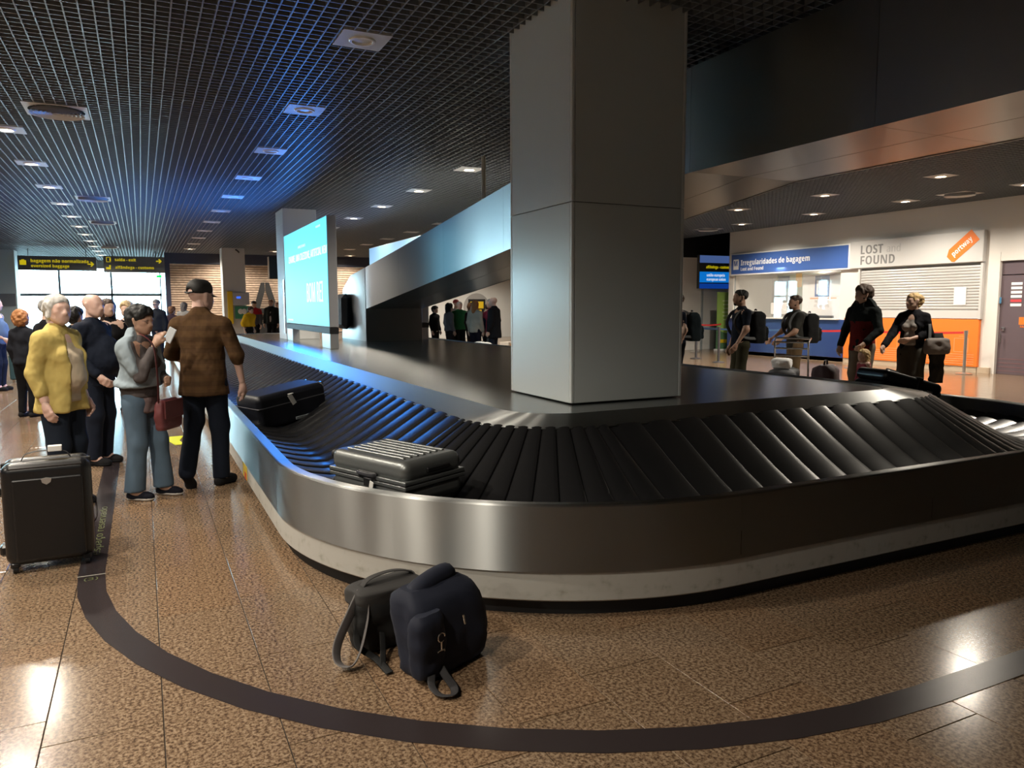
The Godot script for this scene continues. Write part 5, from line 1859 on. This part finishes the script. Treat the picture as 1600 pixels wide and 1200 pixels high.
	if o.get("glasses", false):
		for e in [-1, 1]:
			var rr: Array = []
			for k in 11:
				var an := TAU * k / 10.0
				rr.append(up * ht * Vector3(e * 0.031 + cos(an) * 0.022, 0.002 + sin(an) * 0.016, 0.098))
			ptube(t, "glasses_rim", rr, 0.0018, mats.dark_metal, 5)
			ptube(t, "glasses_arm", [up * ht * Vector3(e * 0.053, 0.006, 0.096), up * ht * Vector3(e * 0.082, 0.008, 0.0)], 0.0018, mats.dark_metal, 5)
	# --- trousers
	var tc: Color = o.get("trousers", Color(0.03, 0.035, 0.05))
	var tr: Array = []
	var flare: float = o.get("flare", 0.0)
	var tend: float = o.get("tend", 0.075)
	prim(tr, hips + Vector3(hipw * 0.62, 0.0, -0.012), 0.112 * lerpf(1, g, 0.6), hips + Vector3(-hipw * 0.62, 0.0, -0.012), 0.112 * lerpf(1, g, 0.6), 1.12)
	prim(tr, hips + Vector3(0, 0.10, 0.0), 0.122 * g, hips + Vector3(0, 0.0, 0.0), 0.125 * g, 1.3)
	for e in 2:
		var sg: float = [1, -1][e]
		var kn: Vector3 = (hips + ank[e]) * 0.5 + Vector3(sg * hipw * 0.5, 0.02, 0.03 if ank[e].y < 0.12 else 0.08)
		prim(tr, hips + Vector3(sg * hipw, -0.05, 0), 0.098 * legr, kn, 0.075 * legr)
		prim(tr, kn, 0.073 * legr, ank[e] + Vector3(0, tend - 0.085, -0.005), (0.060 + flare) * legr)
	var tm := MB.new()
	blend(tm, tr, cell, 60.0, [[Vector3(0, -1, 0), -tend + 0.01]])
	wrinkle(tm, 0.004 if near else 0.006, 17)
	tm.move(up)
	put(t, o.get("legwear", "trousers"), tm.mesh(), mat_cloth(tc))
	# --- shoes
	var sc: Color = o.get("shoes", Color(0.02, 0.02, 0.022))
	for e in 2:
		var an: Vector3 = ank[e]
		var sm := MB.new()
		var q: Array = []
		var tilt: Vector3 = o.get("ltilt" if e == 0 else "rtilt", Vector3(0, 0, 1))
		var heel := an + Vector3(0, -0.045, 0) - tilt * 0.045
		var toe := heel + tilt * 0.19 + Vector3(0, -0.006, 0)
		prim(q, heel, 0.040, toe - tilt * 0.04, 0.042)
		prim(q, toe - tilt * 0.04, 0.042, toe, 0.034)
		prim(q, an + Vector3(0, 0.0, -0.01), 0.040, heel + tilt * 0.03, 0.04)
		blend(sm, q, 0.011 if near else 0.02, 90.0, [[Vector3(0, -1, 0), -0.012 if tilt.y > -0.2 else 0.5]])
		sm.move(up)
		var so := put(t, "shoe", sm.mesh(), mat_cloth(sc))
		if tilt.y > -0.2:
			var sl := MB.new()
			var q2: Array = []
			prim(q2, heel, 0.044, toe - tilt * 0.04, 0.046)
			prim(q2, toe - tilt * 0.04, 0.046, toe, 0.037)
			blend(sl, q2, 0.011 if near else 0.02, 90.0, [[Vector3(0, 1, 0), 0.028], [Vector3(0, -1, 0), 0.001]])
			sl.move(up)
			put(so, "sole", sl.mesh(), mat_cloth(o.get("soles", sc)))
	# --- upper garments: list of {name, color, sleeve, hem, grow, open}
	for gm in o.get("tops", [{"name": "jumper", "color": Color(0.05, 0.05, 0.06)}]):
		var gr: float = gm.get("grow", 0.0)
		var q: Array = []
		var hem: float = gm.get("hem", 0.88)
		var r0 := (0.146 + gr) * g
		prim(q, Vector3(0, hem + 0.02, -0.002), r0 * 1.08 + gm.get("flare", 0.0), Vector3(0, 1.10, 0.005), r0 * 0.98, 1.16)
		prim(q, Vector3(0, 1.10, 0.01), r0 * 0.98, chest + Vector3(0, -0.02, 0), r0 * (1.0 if not fem else 0.96), 1.3)
		prim(q, chest + Vector3(0.07, 0.03, 0), 0.118 + gr, chest + Vector3(-0.07, 0.03, 0), 0.118 + gr, 1.22)
		if belly > 0.0:
			prim(q, Vector3(0, 1.08, 0.05 + belly), 0.115 * g + gr, Vector3(0, 1.20, 0.04 + belly * 0.8), 0.11 * g + gr, 1.0)
		if fem:
			for e in [-1, 1]:
				prim(q, chest + Vector3(e * 0.075, -0.045, 0.075 + belly * 0.4), 0.068 + gr, chest + Vector3(e * 0.06, 0.0, 0.05), 0.06 + gr)
		prim(q, shl[0] * Vector3(0.85, 1, 1), 0.062 + gr, shl[1] * Vector3(0.85, 1, 1), 0.062 + gr)
		prim(q, shl[0] * Vector3(0.5, 1, 1) + Vector3(0, 0.01, 0), 0.062 + gr, neck + Vector3(0.02, -0.02, 0), 0.062 + gr)
		prim(q, shl[1] * Vector3(0.5, 1, 1) + Vector3(0, 0.01, 0), 0.062 + gr, neck + Vector3(-0.02, -0.02, 0), 0.062 + gr)
		if gm.get("collar", false):
			prim(q, neck - Vector3(0, 0.02, 0), 0.066 + gr, neck + Vector3(0, 0.028, 0.0), 0.060 + gr)
		var sv: float = gm.get("sleeve", 1.0)     # 1 full, 0.5 to the elbow, 0 none
		if sv > 0.0:
			for e in 2:
				var el: Vector3 = arms[e][0]
				var wr: Vector3 = arms[e][1]
				var f1 := clampf(sv * 2.0, 0, 1)
				prim(q, shl[e], 0.060 + gr * 0.7, shl[e].lerp(el, f1), 0.049 + gr * 0.7)
				if sv > 0.5:
					prim(q, el, 0.048 + gr * 0.7, el.lerp(wr, (sv - 0.5) * 2.0 * 0.97), 0.038 + gr * 0.7)
		var gmesh := MB.new()
		blend(gmesh, q, cell, 100.0 if near else 75.0, [[Vector3(0, -1, 0), -hem]] + gm.get("clips", []), gm.get("cuts", []))
		wrinkle(gmesh, 0.006 if near else 0.008, gm.name.hash() % 1000)
		if near:
			wrinkle(gmesh, 0.0035, gm.name.hash() % 777, 13.0)
		gmesh.move(up)
		var go := put(t, gm.name, gmesh.mesh(), mat_cloth(gm.color) if not gm.has("mat") else gm.mat)
		if gm.has("label"):
			go.set_meta("label", gm.label)
	return t

func wrinkle(m: MB, amount: float, sd: int, freq := 5.5) -> void:
	var f := FastNoiseLite.new()
	f.seed = sd
	f.frequency = freq
	f.fractal_octaves = 2
	var e := 0.01
	for q in m.v.size():
		var p := m.v[q] * Vector3(1.0, 0.75, 1.0)
		var a := f.get_noise_3dv(p)
		var gx := f.get_noise_3dv(p + Vector3(e, 0, 0)) - a
		var gy := f.get_noise_3dv(p + Vector3(0, e, 0)) - a
		var gz := f.get_noise_3dv(p + Vector3(0, 0, e)) - a
		var nn := m.n[q]
		var g := Vector3(gx, gy, gz) * (amount * 1.4 / e)
		m.v[q] += nn * a * amount
		m.n[q] = (nn - (g - nn * g.dot(nn))).normalized()

func mat_cloth(c: Color) -> StandardMaterial3D:
	var m := mat("cloth_" + c.to_html(false), c * (0.75 if c.get_luminance() < 0.06 else 0.85), 0.85)
	m.metallic_specular = 0.25
	return m

func plaid_material() -> StandardMaterial3D:
	var im := Image.create(128, 128, false, Image.FORMAT_RGB8)
	im.fill(Color(0.33, 0.25, 0.17))
	for y in 128:
		for x in 128:
			var c := Color(0.34, 0.255, 0.175)
			if posmod(y, 32) < 14:
				c = c.lerp(Color(0.27, 0.20, 0.14), 0.6)
			if posmod(x, 42) < 12:
				c = c.lerp(Color(0.27, 0.20, 0.145), 0.3)
			if posmod(y, 32) == 20 or posmod(y + 9, 64) == 2:
				c = c.lerp(Color(0.42, 0.31, 0.20), 0.55)
			if posmod(x, 42) == 25:
				c = c.lerp(Color(0.38, 0.28, 0.19), 0.35)
			im.set_pixel(x, y, c)
	var m := mat("plaid_shirt", Color.WHITE, 0.9, 0.0, 0.2)
	m.albedo_texture = as_texture(im)
	triplanar(m, 2.6)
	m.uv1_world_triplanar = false
	return m

func backpack(label: String, at: Vector3, pa: float, y: float, h: float, c: Color) -> void:
	# worn on the back of someone at `at` facing pa
	var yaw := deg_to_rad(pa - 26.1)
	var t := thing("backpack", label, "backpack", at + Basis(Vector3.UP, yaw) * Vector3(0, 0, -0.27) + Vector3(0, y, 0), yaw)
	var m := mat_cloth(c)
	put(t, "body", soft_body(0.32, h, 0.22, int(h * 1000), 0.08, 0.02, 0.01).mesh(), m)
	put(t, "front_pocket", soft_at(Vector3(0, 0.04, -0.12), 0.25, h * 0.45, 0.09, 77), m)
	put(t, "top_loop", roll(Vector3(-0.04, h + 0.01, 0.02), Vector3(0.04, h + 0.01, 0.02), 0.012, 8), mats.black)
	for s in [-1, 1]:
		strap(t, "shoulder_strap", [Vector3(s * 0.09, h * 0.92, 0.09), Vector3(s * 0.12, h * 1.03, 0.22), Vector3(s * 0.135, h * 0.95, 0.37), Vector3(s * 0.15, h * 0.6, 0.44), Vector3(s * 0.19, h * 0.22, 0.30), Vector3(s * 0.15, 0.08, 0.08)], 0.05, mat("strap_edge", Color(0.09, 0.095, 0.10), 0.7), Vector3.RIGHT)
	pbox(t, "reflective_tab", Vector3(0.05, h * 0.5, -0.168), Vector3(0.05, 0.012, 0.006), mats.lamp_rim)

func make_people() -> void:
	var navy := Color(0.018, 0.024, 0.042)
	var black := Color(0.012, 0.012, 0.014)
	# --- the waiting group beside the belt
	var yw := Color(0.62, 0.48, 0.16)
	person("elderly woman in a yellow cardigan and dark trousers waiting behind the big suitcase", Vector3(-0.61, 0, -7.0), 82, 1.70, {"near": true, "fem": true, "girth": 1.08, "belly": 0.04, "hair": "bob", "hairc": "white", "skin": "pink", "look": -22, "trousers": Color(0.02, 0.028, 0.045), "legr": 1.12,
		"rarm": [Vector3(-0.225, 1.13, -0.05), Vector3(-0.225, 0.90, 0.03)], "larm": [Vector3(0.21, 1.13, -0.03), Vector3(0.21, 0.90, 0.06)],
		"tops": [{"name": "blouse", "color": Color(0.58, 0.48, 0.36), "hem": 0.88, "sleeve": 0.2, "grow": 0.0}, {"name": "cardigan", "color": yw, "hem": 0.80, "sleeve": 0.84, "grow": 0.018, "flare": 0.03, "cuts": [[Vector3(0.01, 0.74, 0.27), 0.165, Vector3(0.01, 1.18, 0.32), 0.17], [Vector3(0.01, 1.18, 0.32), 0.17, Vector3(0.0, 1.53, 0.15), 0.095]]}]})
	person("stout bald man in a navy jumper with grey collar beside the woman in yellow", Vector3(-0.45, 0, -8.75), 86, 1.74, {"near": true, "girth": 1.2, "belly": 0.075, "hair": "bald", "skin": "pink", "trousers": navy, "legr": 1.15, "look": -12,
		"rarm": [Vector3(-0.255, 1.13, -0.02), Vector3(-0.22, 0.95, 0.16)], "larm": [Vector3(0.255, 1.13, -0.02), Vector3(0.2, 0.95, 0.18)],
		"tops": [{"name": "shirt", "color": Color(0.27, 0.27, 0.28), "hem": 0.95, "sleeve": 0.3, "collar": true, "grow": -0.006}, {"name": "jumper", "color": navy, "hem": 0.82, "grow": 0.012}]})
	# woman with shawl
	var gp := Vector3(-0.04, 0, -7.0)
	person("dark haired woman with a grey blue jumper over her shoulders holding her hand up", gp, 84, 1.60, {"near": true, "fem": true, "girth": 1.06, "hair": "full", "hairc": "black", "skin": "tan", "look": -8, "nod": 6, "trousers": Color(0.11, 0.165, 0.23), "legwear": "jeans", "legr": 1.1, "flare": 0.022, "tend": 0.09, "glasses": true, "shoes": Color(0.012, 0.013, 0.02), "soles": Color(0.62, 0.58, 0.54), "stoop": 0.02,
		"rarm": [Vector3(-0.19, 1.14, 0.13), Vector3(-0.07, 1.40, 0.20)], "larm": [Vector3(0.20, 1.12, 0.08), Vector3(0.06, 1.10, 0.22)], "lfoot": Vector3(0.11, 0.085, 0.12), "rfoot": Vector3(-0.11, 0.085, -0.03),
		"tops": [{"name": "blouse", "color": Color(0.27, 0.20, 0.20), "hem": 0.80, "grow": -0.005, "sleeve": 0.4, "flare": 0.012}, {"name": "sweater", "color": Color(0.115, 0.10, 0.10), "hem": 0.94, "grow": 0.008, "sleeve": 0.95}, {"name": "shawl", "label": "grey blue jumper worn as a shawl", "color": Color(0.33, 0.40, 0.45), "hem": 1.04, "grow": 0.042, "sleeve": 0.36, "flare": 0.02, "collar": true, "clips": [[Vector3(0.0, 0.35, 1.0), 0.56]]}]})
	var sb := thing("shoulder_bag", "burgundy leather bag hanging at the hip of the woman with the shawl", "bag", gp + Vector3(0.20, 0.60, 0.16), deg_to_rad(60))
	put(sb, "body", soft_body(0.30, 0.25, 0.09, 91, 0.06, 0.0, 0.006).mesh(), mat("burgundy", Color(0.13, 0.032, 0.035), 0.5))
	pbox(sb, "flap", Vector3(0, 0.17, 0.052), Vector3(0.29, 0.15, 0.012), mats.burgundy, 0.005)
	strap(sb, "cross_strap", [Vector3(-0.14, 0.23, 0.0), Vector3(-0.17, 0.45, 0.02), Vector3(-0.14, 0.70, -0.02), Vector3(-0.16, 0.80, -0.12)], 0.03, mats.burgundy, Vector3.BACK)
	var ph := thing("phone", "pale phone held up to her face by the woman with the shawl", "phone", gp + Vector3(0.245, 1.375, 0.16), deg_to_rad(60))
	pbox(ph, "body", Vector3.ZERO, Vector3(0.012, 0.13, 0.066), mat("phone_pale", Color(0.6, 0.64, 0.68), 0.3), 0.004, Basis(Vector3.RIGHT, 0.5))
	# man in the cap, walking away
	person("man in a dark cap and brown plaid shirt seen from behind beside the belt", Vector3(0.47, 0, -7.2), 178, 1.815, {"near": true, "girth": 1.14, "hair": "cap", "hairc": "cap", "skin": "pink", "look": -30, "nod": 4, "trousers": Color(0.012, 0.017, 0.03), "legr": 1.03, "flare": 0.008,
		"lfoot": Vector3(0.105, 0.165, -0.16), "ltilt": Vector3(0.05, -0.78, 0.62), "rfoot": Vector3(-0.10, 0.085, 0.05), "rtilt": Vector3(-0.3, 0, 0.95),
		"rarm": [Vector3(-0.295, 1.14, 0.0), Vector3(-0.30, 0.90, 0.08)], "larm": [Vector3(0.28, 1.15, 0.02), Vector3(0.17, 1.02, 0.22)],
		"tops": [{"name": "plaid_shirt", "color": Color.WHITE, "mat": plaid_material(), "hem": 0.80, "sleeve": 0.60, "grow": 0.014, "flare": 0.012, "collar": true}]})
	# --- behind them
	person("smiling young woman in a black turtleneck behind the bald man", Vector3(-0.40, 0, -11.7), 20, 1.72, {"face": true, "fem": true, "hair": "long", "hairc": "brown", "trousers": black, "soles": Color(0.6, 0.6, 0.6), "look": 25, "rfoot": Vector3(-0.16, 0.085, 0.1), "lfoot": Vector3(0.22, 0.085, 0.0), "tops": [{"name": "turtleneck", "color": black, "collar": true, "hem": 0.86}]})
	person("fair haired youth behind the young woman in black", Vector3(-0.20, 0, -13.2), 10, 1.69, {"hair": "full", "hairc": "straw", "trousers": navy, "tops": [{"name": "shirt", "color": Color(0.25, 0.25, 0.27)}]})
	person("man in a dark jacket, white shirt and cap far behind near the windows", Vector3(0.42, 0, -24.6), -10, 1.82, {"hair": "cap", "hairc": "hoodgrey", "trousers": navy, "shoes": Color(0.6, 0.6, 0.6), "tops": [{"name": "shirt", "color": Color(0.6, 0.6, 0.62), "sleeve": 0.2, "hem": 0.9}, {"name": "jacket", "color": Color(0.02, 0.025, 0.035), "grow": 0.02, "cuts": [[Vector3(0, 1.1, 0.26), 0.12, Vector3(0, 1.5, 0.16), 0.08]]}]})
	person("short person in dark clothes beside the man in the white shirt", Vector3(0.85, 0, -25.6), 160, 1.62, {"hair": "full", "hairc": "auburn", "trousers": navy, "tops": [{"name": "coat", "color": Color(0.05, 0.03, 0.045), "grow": 0.02, "hem": 0.75}]})
	person("balding man in a blue shirt standing far left by the windows", Vector3(-2.55, 0, -17.6), 100, 1.80, {"hair": "crop", "hairc": "grey", "belly": 0.05, "girth": 1.15, "trousers": navy, "skin": "pink", "rarm": [Vector3(-0.26, 1.15, -0.02), Vector3(-0.2, 1.0, 0.2)], "tops": [{"name": "shirt", "color": Color(0.12, 0.19, 0.32), "sleeve": 0.6}]})
	person("woman with a big mass of curly auburn hair behind the woman in yellow", Vector3(-1.58, 0, -13.1), 170, 1.56, {"fem": true, "hair": "curly", "hairc": "red", "trousers": black, "tops": [{"name": "jacket", "color": Color(0.02, 0.022, 0.03), "grow": 0.012}]})
	person("grey haired man in black standing right behind the woman in yellow", Vector3(-1.02, 0, -10.7), 150, 1.70, {"hair": "short", "hairc": "grey", "trousers": black, "shoes": black, "soles": Color(0.6, 0.6, 0.6), "tops": [{"name": "jacket", "color": Color(0.014, 0.014, 0.018), "grow": 0.012}]})
	person("dark haired person in navy half hidden between the woman in yellow and the bald man", Vector3(-0.80, 0, -11.6), 170, 1.60, {"hair": "full", "hairc": "black", "trousers": navy, "tops": [{"name": "jacket", "color": Color(0.016, 0.02, 0.032), "grow": 0.012}]})
	# --- at the far end of the carousel
	person("person in a pale coat with a grey hood at the far end of the belt", Vector3(1.33, 0, -28.3), 170, 1.76, {"hair": "hood", "hairc": "hoodgrey", "trousers": navy, "tops": [{"name": "coat", "color": Color(0.45, 0.44, 0.43), "grow": 0.02}]})
	person("person in a black beanie and pale top at the far end of the belt", Vector3(1.80, 0, -29.2), 175, 1.80, {"hair": "beanie", "hairc": "black", "trousers": navy, "tops": [{"name": "jumper", "color": Color(0.42, 0.41, 0.40), "grow": 0.012}]})
	person("person bending in a bright yellow jacket before the pale far column", Vector3(3.42, 0, -28.4), 60, 1.60, {"hair": "full", "hairc": "brown", "trousers": black, "stoop": 0.12, "tops": [{"name": "jacket", "color": Color(0.80, 0.50, 0.02), "grow": 0.05, "hem": 1.0}, {"name": "coat_skirt", "color": black, "hem": 0.8, "sleeve": 0.0, "grow": 0.02}]})
	person("man in a red and grey jacket looking down beside the help panel", Vector3(3.90, 0, -30.4), 0, 1.84, {"hair": "short", "hairc": "brown", "nod": 20, "trousers": black, "tops": [{"name": "jacket", "color": Color(0.09, 0.085, 0.09), "grow": 0.016}, {"name": "red_yoke", "color": Color(0.42, 0.02, 0.03), "grow": 0.022, "sleeve": 0.5, "hem": 1.26}]})
	person("man in a black jacket over a pale scarf before the big letter", Vector3(4.62, 0, -31.0), 0, 1.90, {"hair": "short", "hairc": "auburn", "skin": "tan", "girth": 1.1, "trousers": black, "tops": [{"name": "scarf", "color": Color(0.5, 0.48, 0.44), "sleeve": 0.1, "hem": 0.9}, {"name": "jacket", "color": Color(0.02, 0.024, 0.022), "grow": 0.022, "cuts": [[Vector3(0, 0.8, 0.24), 0.085, Vector3(0, 1.5, 0.17), 0.07]]}]})
	person("person in a red top half hidden behind the man in the black jacket", Vector3(5.08, 0, -32.4), -20, 1.82, {"hair": "short", "hairc": "auburn", "trousers": black, "tops": [{"name": "jumper", "color": Color(0.35, 0.03, 0.03)}]})
	# --- under the sloping duct, beyond the right belt
	person("person in black beside the foot of the duct", Vector3(8.65, 0, -23.4), 60, 1.60, {"hair": "full", "hairc": "black", "trousers": black, "tops": [{"name": "coat", "color": black, "grow": 0.02}]})
	person("person in a grey hooded top with white stripes seen under the duct", Vector3(8.45, 0, -21.6), 120, 1.68, {"hair": "hood", "hairc": "black", "trousers": Color(0.04, 0.035, 0.045), "tops": [{"name": "hooded_top", "color": Color(0.20, 0.20, 0.225), "grow": 0.022}]})
	person("older man in a bright green jacket seen under the duct", Vector3(9.0, 0, -22.1), 20, 1.74, {"hair": "crop", "hairc": "white", "skin": "pink", "trousers": black, "girth": 1.1, "tops": [{"name": "jacket", "color": Color(0.03, 0.16, 0.06), "grow": 0.022}]})
	person("person in a dark red cap behind the green jacket", Vector3(9.4, 0, -23.4), 40, 1.80, {"hair": "cap", "hairc": "capred", "trousers": black, "tops": [{"name": "jumper", "color": Color(0.3, 0.3, 0.3)}]})
	person("brown haired woman in a beige scarf beside the green jacket", Vector3(8.95, 0, -21.1), 60, 1.70, {"fem": true, "hair": "bob", "hairc": "auburn", "trousers": Color(0.05, 0.03, 0.03), "tops": [{"name": "coat", "color": Color(0.06, 0.035, 0.03), "grow": 0.018}, {"name": "scarf", "color": Color(0.48, 0.38, 0.28), "hem": 1.28, "grow": 0.03, "sleeve": 0.0}]})
	person("red haired woman in a cream top with back turned under the duct", Vector3(8.52, 0, -19.75), 150, 1.76, {"fem": true, "hair": "long", "hairc": "red", "trousers": Color(0.016, 0.016, 0.03), "tops": [{"name": "blouse", "color": Color(0.52, 0.49, 0.42), "grow": 0.016, "hem": 0.86}]})
	person("person in a red and navy jacket beside the red haired woman", Vector3(9.2, 0, -20.4), 160, 1.66, {"hair": "short", "hairc": "brown", "trousers": navy, "tops": [{"name": "jacket", "color": Color(0.02, 0.035, 0.07), "grow": 0.02}, {"name": "red_yoke", "color": Color(0.28, 0.03, 0.06), "grow": 0.026, "sleeve": 0.2, "hem": 1.32}]})
	person("grey haired woman in a crimson cardigan facing left under the duct", Vector3(8.95, 0, -19.6), -70, 1.80, {"fem": true, "hair": "bob", "hairc": "grey", "trousers": Color(0.16, 0.15, 0.15), "tops": [{"name": "cardigan", "color": Color(0.36, 0.02, 0.06), "grow": 0.02, "hem": 0.8}]})
	person("bald man in a long dark coat next to the crimson cardigan", Vector3(8.62, 0, -18.7), -110, 1.84, {"hair": "bald", "skin": "pink", "girth": 1.2, "trousers": navy, "tops": [{"name": "coat", "color": Color(0.016, 0.018, 0.024), "grow": 0.028, "hem": 0.70}]})
	# --- walking along the offices
	var m1 := Vector3(8.78, 0, -9.42)
	person("bearded man in a navy t-shirt and olive trousers walking with a black backpack", m1, -82, 1.84, {"near": true, "hair": "crop", "hairc": "black", "beard": "black", "skin": "tan", "trousers": Color(0.055, 0.052, 0.03), "larm": [Vector3(0.25, 1.15, 0.03), Vector3(0.25, 0.94, 0.17)], "tops": [{"name": "t_shirt", "color": Color(0.012, 0.016, 0.03), "sleeve": 0.36, "hem": 0.86, "grow": 0.008}]})
	backpack("black backpack with pale straps on the man in the navy t-shirt", m1, -82, 0.98, 0.52, Color(0.022, 0.024, 0.026))
	var m2 := Vector3(10.35, 0, -9.75)
	person("bearded man in a charcoal t-shirt and khaki trousers pushing a trolley", m2, -85, 1.76, {"hair": "crop", "hairc": "brown", "beard": "brown", "skin": "tan", "trousers": Color(0.20, 0.14, 0.08), "larm": [Vector3(0.24, 1.13, 0.12), Vector3(0.20, 1.0, 0.34)], "rarm": [Vector3(-0.24, 1.13, 0.12), Vector3(-0.20, 1.0, 0.34)], "tops": [{"name": "t_shirt", "color": Color(0.05, 0.05, 0.046), "sleeve": 0.38, "hem": 0.84, "grow": 0.008}]})
	backpack("dark grey backpack on the man in the charcoal t-shirt", m2, -85, 0.93, 0.52, Color(0.03, 0.031, 0.033))
	var mh := Vector3(8.40, 0, -10.55)
	person("person walking ahead half hidden by the large square column", mh, -82, 1.80, {"hair": "crop", "hairc": "brown", "trousers": navy, "tops": [{"name": "t_shirt", "color": navy, "sleeve": 0.4}]})
	backpack("slate backpack showing at the edge of the large square column", mh, -82, 0.98, 0.50, Color(0.03, 0.045, 0.055))
	person("bearded man in a black and red hooded top standing beside a child", Vector3(9.80, 0, -7.92), -60, 1.87, {"near": true, "hair": "full", "hairc": "brown", "beard": "brown", "skin": "fair", "look": -22, "trousers": Color(0.22, 0.19, 0.15), "larm": [Vector3(0.27, 1.14, 0.03), Vector3(0.20, 0.98, 0.20)], "rarm": [Vector3(-0.27, 1.14, 0.0), Vector3(-0.26, 0.92, 0.12)],
		"tops": [{"name": "hooded_top", "color": Color(0.02, 0.025, 0.026), "hem": 0.86, "grow": 0.016, "collar": true}, {"name": "red_panel", "label": "dark red front of the hooded top", "color": Color(0.20, 0.022, 0.022), "hem": 0.85, "grow": 0.021, "sleeve": 0.0, "clips": [[Vector3(0, 1, 0), 1.27]]}, {"name": "hood", "color": Color(0.02, 0.025, 0.026), "hem": 1.40, "grow": 0.03, "sleeve": 0.0, "collar": true, "clips": [[Vector3(0, 0, 1), 0.03]]}]})
	person("blond woman in a black jacket over a grey top with wide dark trousers", Vector3(10.50, 0, -7.60), -48, 1.76, {"near": true, "fem": true, "hair": "bun", "hairc": "blond", "skin": "fair", "look": -32, "trousers": Color(0.075, 0.072, 0.06), "legr": 1.2, "flare": 0.05, "larm": [Vector3(0.22, 1.15, -0.03), Vector3(0.05, 1.08, 0.20)], "rarm": [Vector3(-0.24, 1.16, 0.12), Vector3(-0.26, 0.98, 0.36)],
		"tops": [{"name": "jersey", "color": Color(0.40, 0.37, 0.34), "hem": 0.98, "sleeve": 0.2, "collar": true}, {"name": "jacket", "color": Color(0.014, 0.014, 0.018), "hem": 0.82, "grow": 0.02, "cuts": [[Vector3(0.0, 0.7, 0.30), 0.215, Vector3(0.0, 1.26, 0.31), 0.215], [Vector3(0, 1.26, 0.31), 0.215, Vector3(0, 1.54, 0.15), 0.10]]}]})
	var hb := thing("crossbody_bag", "grey brown bag worn at the hip of the blond woman in black", "bag", Vector3(10.62, 0.86, -7.28), deg_to_rad(-20))
	put(hb, "body", soft_body(0.34, 0.24, 0.14, 95, 0.1, 0.0, 0.012).mesh(), mat("bag_taupe", Color(0.19, 0.165, 0.15), 0.7))
	strap(hb, "shoulder_strap", [Vector3(-0.12, 0.2, 0), Vector3(-0.10, 0.42, -0.04), Vector3(-0.06, 0.60, -0.14)], 0.05, mat("strap_slate", Color(0.12, 0.125, 0.13), 0.7), Vector3.BACK)
	var cj := thing("carried_coat", "dark coat hanging over the bag of the blond woman in black", "coat", Vector3(10.72, 0.42, -7.34), deg_to_rad(-20))
	put(cj, "cloth", soft_body(0.2, 0.75, 0.12, 99, 0.04, 0.0, 0.03).mesh(), mat_cloth(Color(0.045, 0.045, 0.042)))
	person("small fair haired child in a pink top between the man and the blond woman", Vector3(9.48, 0, -7.62), -70, 0.92, {"fem": true, "head": 1.45, "hair": "long", "hairc": "blond", "trousers": Color(0.2, 0.1, 0.12), "tops": [{"name": "jumper", "color": Color(0.34, 0.07, 0.10)}]})

func _ready() -> void:
	rng.seed = 7
	make_camera()
	make_environment()
	make_materials()
	make_floor()
	make_ceiling()
	make_shell()
	make_carousel()
	make_column()
	make_duct()
	make_screens()
	make_lamps()
	make_signs()
	make_offices()
	make_barriers()
	make_luggage()
	make_people()
